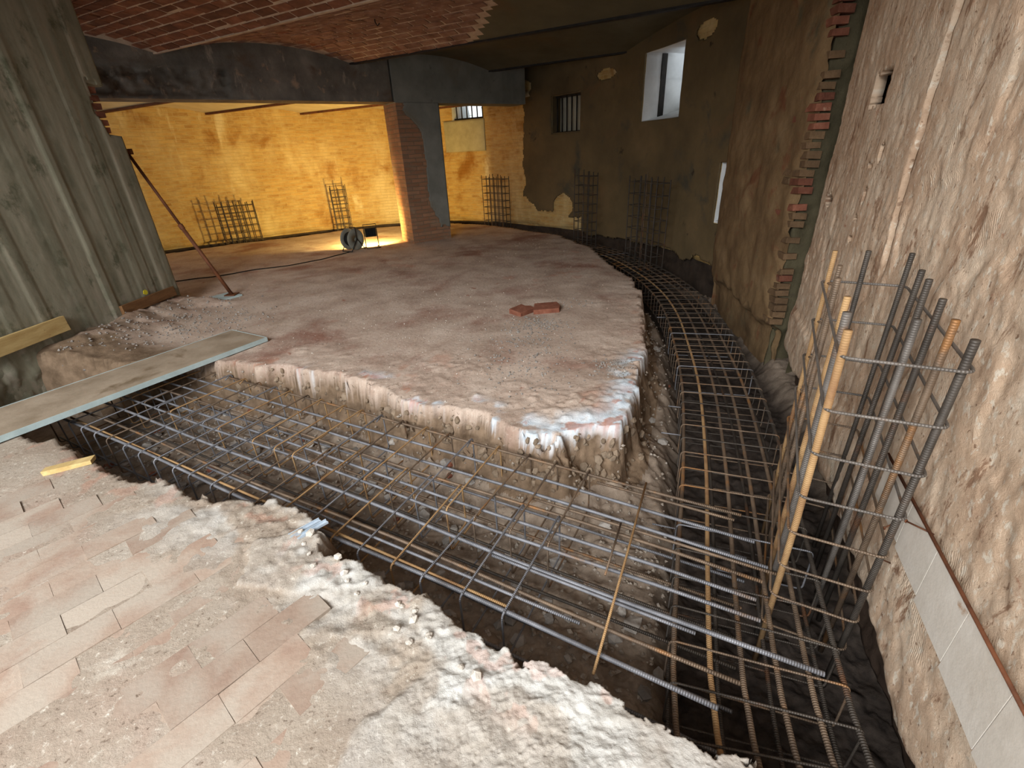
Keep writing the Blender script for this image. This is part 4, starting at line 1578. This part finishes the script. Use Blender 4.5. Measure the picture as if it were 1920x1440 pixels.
# stones sticking out of the dug face of the slab
random.seed(31)
face_stones = [rock('stone', 0.04, 140 + i, 'face_stone') for i in range(5)]
fp = []
for i in range(4, 24):
    a_, b_ = ISLE[i], ISLE[i + 1]
    for _ in range(26):
        f = random.random()
        dx, dy = b_[0] - a_[0], b_[1] - a_[1]
        L_ = math.hypot(dx, dy)
        o_ = random.uniform(0.0, 0.12)
        fp.append((a_[0] + dx * f + dy / L_ * o_, a_[1] + dy * f - dx / L_ * o_))
fa = np.array(fp)
fz = ground_height(fa[:, 0], fa[:, 1])
for (x, y), g in zip(fp, fz[0]):
    if not (-0.36 < g < -0.04) or random.random() < 0.35:
        continue
    o = link('stone', random.choice(face_stones), None, slab_o)
    k = random.uniform(0.3, 0.95)
    o.location = (x, y, g)
    o.rotation_euler = (random.uniform(0, 6), random.uniform(0, 6), random.uniform(0, 6))
    o.scale = (k, k, k)

# ------------------------------------------------------------------ loose rubble
chunks = [rock('rubble_chunk', 0.03, 80 + i, 'chunk') for i in range(6)]
random.seed(12)
spots = []
edge = [(-0.75, 1.44), (-0.62, 1.36), (-0.5, 1.28), (-0.38, 1.22), (-0.3, 1.12), (-0.2, 1.02), (-0.95, 1.6), (-0.86, 1.5), (-1.0, 1.72), (-0.44, 1.16)]
for (x, y) in edge:
    for _ in range(2):
        spots.append((x + random.uniform(-.06, .05), y + random.uniform(-.06, .02)))
ea = np.array(spots)
eg = ground_height(ea[:, 0], ea[:, 1])[0]
for (x, y), g in zip(spots, eg):
    if g < -0.03:
        continue
    o = link('rubble_chunk', random.choice(chunks), None, None)
    k = random.uniform(.35, .95)
    o.scale = (k, k, k)
    o.location = (x, y, g + 0.010 * k)
    o.rotation_euler = (random.uniform(-.4, .4), random.uniform(-.4, .4), random.uniform(0, 6))
    tag(o, 'small pale mortar chunk on the broken foreground edge of the trench', 'rubble', 'mortar chunks on the near trench edge')


def gravel(name, label, spots, size, seed, mats='stone', pts=None, low=False):
    rr = random.Random(seed)
    mb = MB()
    P = np.array([(rr.gauss(cx, sx), rr.gauss(cy, sy)) for (cx, cy, sx, sy, k) in spots for _ in range(k)]) if pts is None else np.array(pts)
    G = ground_height(P[:, 0], P[:, 1])
    for (x, y), g in zip(P, G[0]):
        if (g < -0.06) != low or g < -0.57:
            continue
        r = size * rr.uniform(.4, 1.3)
        c = Vector((x, y, g + r * .3))
        A = Matrix.Rotation(rr.uniform(0, 6), 3, 'Z') @ Matrix.Rotation(rr.uniform(-.6, .6), 3, 'X')
        V = [c + A @ Vector(v) * (r * rr.uniform(.7, 1.2)) for v in ((1, 0, 0), (-1, .1, 0), (0, 1, 0), (.1, -1, 0), (0, 0, .8), (0, 0, -.8))]
        mb.add(V, [(0, 2, 4), (2, 1, 4), (1, 3, 4), (3, 0, 4), (2, 0, 5), (1, 2, 5), (3, 1, 5), (0, 3, 5)])
    o = mb.build(name, mats)
    tag(o, label, 'gravel', kind='stuff')
    return o


gravel('gravel', 'loose gravel and dust trailing below the two broken bricks', [(0.3, 4.55, .16, .12, 220), (0.15, 4.1, .22, .25, 200), (0.1, 3.5, .25, .25, 180), (0.85, 3.4, .1, .09, 140), (0.75, 5.15, .12, .1, 40)], 0.011, 4)
gravel('gravel', 'crumbled rubble heaped along the foot of the concrete wall', [(-3.9, 5.6, .2, .3, 130), (-3.6, 4.9, .25, .3, 160), (-4.0, 4.4, .15, .4, 120), (-3.3, 5.3, .3, .3, 120)], 0.013, 6, 'stone')
gravel('gravel', 'scattered pale grit over the brown middle slab', [(-0.8, 4.2, .9, .7, 160), (-0.3, 6.5, 1.2, 1.2, 90), (0.8, 9.3, .4, .5, 50), (-1.5, 5.2, .8, .8, 90)], 0.007, 8, 'chunk')

rr_ = random.Random(77)
tp = []
for _ in range(2600):
    q_ = un(rr_.uniform(-4.7, 0.9), rr_.uniform(0.9, 2.3), 0)
    tp.append((q_.x, q_.y))
for _ in range(1400):
    q_ = cpt(rr_.uniform(0.2, 6.0), rr_.uniform(-0.45, 0.75), 0)
    tp.append((q_.x, q_.y))
gv = gravel('gravel', 'small gravel covering the bed of the trench', None, 0.014, 5, 'bedgravel', tp, True)

# ------------------------------------------------------------------ the two broken bricks
def broken(name, label, c, hx, hy, hz, rz, cutx):
    mb = MB()
    poly = [(-hx, -hy), (hx * .9, -hy * .95), (hx, -hy * .2), (hx * cutx, hy * .3), (hx * .8, hy), (-hx * .9, hy * .95)]
    mb.prism(poly, (0, 0, 0), (1, 0, 0), (0, 1, 0), (0, 0, 1), hz * 2)
    o = mb.build(name, 'redbrick', None, bevel=0.006)
    o.location = c
    o.rotation_euler = (0.03, -0.04, rz)
    tag(o, label, 'brick')
    return o


gg = ground_height(np.array([0.16, 0.43]), np.array([4.98, 5.0]))[0]
broken('broken_brick', 'broken red brick half turned on its corner, left of the pair on the slab', (0.15, 4.98, gg[0] - 0.006), 0.12, 0.10, 0.03, 0.75, 0.7)
broken('broken_brick', 'longer red brick lying straight, right of the pair on the slab', (0.43, 5.0, gg[1] - 0.006), 0.15, 0.12, 0.03, -0.05, 0.96)

# ------------------------------------------------------------------ panel bridging the trench
pc = MB()
e0 = Vector((-2.43, 4.40, 0))
e1 = Vector((-3.75, 2.15, 0))
pd = (e0 - e1).normalized()
pn = Vector((-pd.y, pd.x, 0))
cx = (e0 + e1) / 2 + pn * 0.29
panel = empty('bridge_panel', (cx.x, cx.y, 0.012))
tag(panel, 'long grey panel bridging the trench beside the concrete wall', 'panel')
hl = (e0 - e1).length / 2
brd = MB().box((0, 0, 0.020), (hl, 0.284, 0.019), (pd, pn, ZV)).build('board', 'panel_top', panel, bevel=0.003)
MB().box(-pn * 0.287 + ZV * 0.020, (hl, 0.004, 0.021), (pd, pn, ZV)).build('edge_strip', 'panel_edge', brd)
MB().box(pn * 0.287 + ZV * 0.020, (hl, 0.004, 0.021), (pd, pn, ZV)).build('edge_strip', 'panel_edge', brd)
MB().box(pd * (hl + .003) + ZV * 0.020, (0.004, 0.29, 0.021), (pd, pn, ZV)).build('edge_strip', 'panel_edge', brd)

# ------------------------------------------------------------------ timber pieces on the concrete wall
pk = MB().box(lp(2.05, 0.31, 0.04), (0.42, 0.022, 0.07), (LD3, LN3, ZV), 0.003).build('timber_plank', 'wood', None, bevel=0.003)
tag(pk, 'pale yellow timber plank fixed low on the concrete wall at the left edge', 'plank')
bt = MB().box(lp(0.55, 0.22, 0.035), (0.42, 0.02, 0.055), (LD3, LN3, ZV), 0.004).build('timber_batten', 'wood_brown', None, bevel=0.003)
tag(bt, 'dark brown timber batten at the foot of the concrete wall corner', 'plank')
yp = MB().prism([(-.03, -.02), (.0, -.03), (.035, -.01), (.02, .025), (-.01, .03), (-.035, .01)], lp(0.56, 0.315, 0.026), LD3, ZV, LN3, 0.004).build('paint_mark', 'yellow_paint', wall_l)
yp['label'] = 'small yellow paint mark'

# ------------------------------------------------------------------ leaning steel prop
prop = empty('steel_prop', (-3.76, 6.28, 0.0))
tag(prop, 'thin rusty steel prop leaning from the slab to the concrete wall', 'prop')
top = Vector((-4.40, 6.2, 1.8)) - Vector(prop.location)
MB().box((0, 0, 0.032), (0.07, 0.07, 0.006)).build('base_plate', 'iron_rust', prop)
MB().tube([(0, 0, 0.035), top * 0.52], 0.024, 10).build('outer_tube', 'iron_rust', prop, True)
MB().tube([top * 0.5, top], 0.018, 10).build('inner_tube', 'iron_rust', prop, True)
MB().lathe([(-.03, .03), (.03, .03)], top * 0.52, top, 12).build('collar', 'iron_rust', prop, True)
MB().box(top, (0.06, 0.02, 0.03)).build('top_plate', 'iron_rust', prop)
pb = MB().box((-3.92, 6.12, 0.012), (0.30, 0.16, 0.013), (Vector((0.53, 0.85, 0)).normalized(), Vector((-0.85, 0.53, 0)).normalized(), ZV)).build('base_board', 'panel_edge', None, bevel=0.003)
tag(pb, 'flat pale board under the foot of the leaning prop', 'board')

# ------------------------------------------------------------------ bits at the foreground edge
g1 = float(ground_height(np.array([-1.02]), np.array([1.72]))[0][0])
sd = Vector((0.72, 0.69, 0.0)).normalized()
sn3 = Vector((-sd.y, sd.x, 0))
for k, lab in ((0, 'pale blue plastic strip on the trench edge, nearer the cage'), (1, 'pale blue plastic strip on the trench edge, nearer the pale mortar')):
    c = Vector((-1.0 + 0.0 * k, 1.70, 0.012)) + sn3 * (0.035 * k) - sd * 0.02 * k
    mb = MB()
    mb.prism([(-.014, 0), (.014, 0), (.014, .012), (.010, .012), (.010, .004), (-.010, .004), (-.010, .012), (-.014, .012)], c - sd * .07, sn3, ZV, sd, 0.15)
    tag(mb.build('plastic_strip', 'blue_strip'), lab, 'plastic strip')
wo = MB().box((-2.72, 2.36, 0.012), (0.12, 0.035, 0.012), (Vector((.9, .43, 0)).normalized(), Vector((-.43, .9, 0)).normalized(), ZV), 0.008).build('wood_offcut', 'wood')
tag(wo, 'splintered wood offcut on the floor edge below the grey panel', 'wood')

# ------------------------------------------------------------------ work lamp, cable reel and cable
rl = empty('cable_reel', (-2.98, 9.42, 0.0))
tag(rl, 'grey plastic cable reel standing on the slab beside the work lamp', 'cable reel')
rax = Vector((0.84, -0.54, 0))
for h in (-0.10, 0.10):
    MB().lathe([(h - .012, .05), (h - .012, .185), (h - .004, .20), (h + .004, .20), (h + .012, .185), (h + .012, .05)], (0, 0, 0.215), rax, 28, True).build('flange', 'grey_plastic', rl, True)
MB().lathe([(-.1, .0), (-.1, .07), (.1, .07), (.1, .0)], (0, 0, 0.215), rax, 20).build('hub', 'grey_plastic', rl, True)
MB().lathe([(-.085, .07), (-.085, .13), (-.04, .14), (0, .135), (.05, .142), (.085, .13), (.085, .07)], (0, 0, 0.215), rax, 20).build('wound_cable', 'black_plastic', rl, True)
per = Vector((-rax.y, rax.x, 0))
for sgn in (-1, 1):
    e = rax * (0.135 * sgn)
    MB().tube([e + per * 0.17 + ZV * .01, e + ZV * .23, e - per * .17 + ZV * .01], 0.009, 6).build('stand_leg', 'iron', rl, True)
MB().tube([rax * -.135 + per * .17 + ZV * .01, rax * .135 + per * .17 + ZV * .01], 0.009, 6).build('stand_foot', 'iron', rl, True)
MB().tube([rax * -.135 - per * .17 + ZV * .01, rax * .135 - per * .17 + ZV * .01], 0.009, 6).build('stand_foot', 'iron', rl, True)
MB().tube([rax * -.135 + ZV * .23, rax * -.135 + ZV * .44, rax * .135 + ZV * .44, rax * .135 + ZV * .23], 0.009, 6).build('carry_handle', 'iron', rl, True)

lmp = empty('work_lamp', (-2.66, 9.62, 0.0))
tag(lmp, 'black work lamp on a tube stand, shining onto the far brick wall', 'lamp')
ld = Vector((-0.42, 0.90, 0.04)).normalized()      # beam direction
lx = Vector((ld.y, -ld.x, 0)).normalized()
lz = lx.cross(ld)
hc = Vector((0, 0, 0.30))
hs_ = MB().box(hc, (0.11, 0.035, 0.085), (lx, ld, lz)).build('housing', 'black_plastic', lmp, bevel=0.008)
for i in range(6):
    MB().box(hc - ld * 0.045 + lx * (-0.09 + 0.036 * i), (0.004, 0.014, 0.07), (lx, ld, lz)).build('cooling_fin', 'black_plastic', hs_)
lm, lnt, lb = newmat('lamp_lens')
lb.inputs['Base Color'].default_value = (1, .9, .7, 1)
lb.inputs['Emission Color'].default_value = (1.0, 0.72, 0.32, 1)
lb.inputs['Emission Strength'].default_value = 40
MB().box(hc + ld * 0.037, (0.095, 0.002, 0.07), (lx, ld, lz)).build('lens', lm, hs_)
for sgn in (-1, 1):
    e = lx * (0.125 * sgn)
    MB().tube([e + hc, e + ZV * .02 + Vector((0, 0, 0)), e - Vector((ld.x, ld.y, 0)) * .13 + ZV * .012], 0.009, 6).tube([e + ZV * .02, e + Vector((ld.x, ld.y, 0)) * .13 + ZV * .012], 0.009, 6).build('stand_leg', 'iron', lmp, True)
MB().tube([lx * -.125 - Vector((ld.x, ld.y, 0)) * .13 + ZV * .012, lx * .125 - Vector((ld.x, ld.y, 0)) * .13 + ZV * .012], 0.009, 6).build('stand_foot', 'iron', lmp, True)
MB().tube([hc + lx * -.125, hc + lx * -.125 + ZV * .15, hc + lx * .125 + ZV * .15, hc + lx * .125], 0.009, 6).build('carry_handle', 'iron', lmp, True)
LL = Vector(lmp.location) + hc + ld * 0.05
wl = area('work_lamp_light', tuple(LL), tuple(LL + ld), 0.19, 0.14, 125, (1.0, 0.70, 0.22))
wl.data.spread = math.radians(165)

cab = [(-3.0, 9.25), (-3.05, 9.14), (-3.31, 8.7), (-3.72, 8.25), (-4.23, 7.96), (-4.74, 7.57), (-5.11, 7.4), (-5.6, 7.1)]
cp = spline(cab, 6)
cg = ground_height(cp[:, 0], cp[:, 1])[0]
cb = MB().tube([(x, y, g + 0.009) for (x, y), g in zip(cp, cg)], 0.008, 6).build('power_cable', 'black_plastic', None, True)
tag(cb, 'black power cable trailing over the slab from the reel to the left', 'cable')
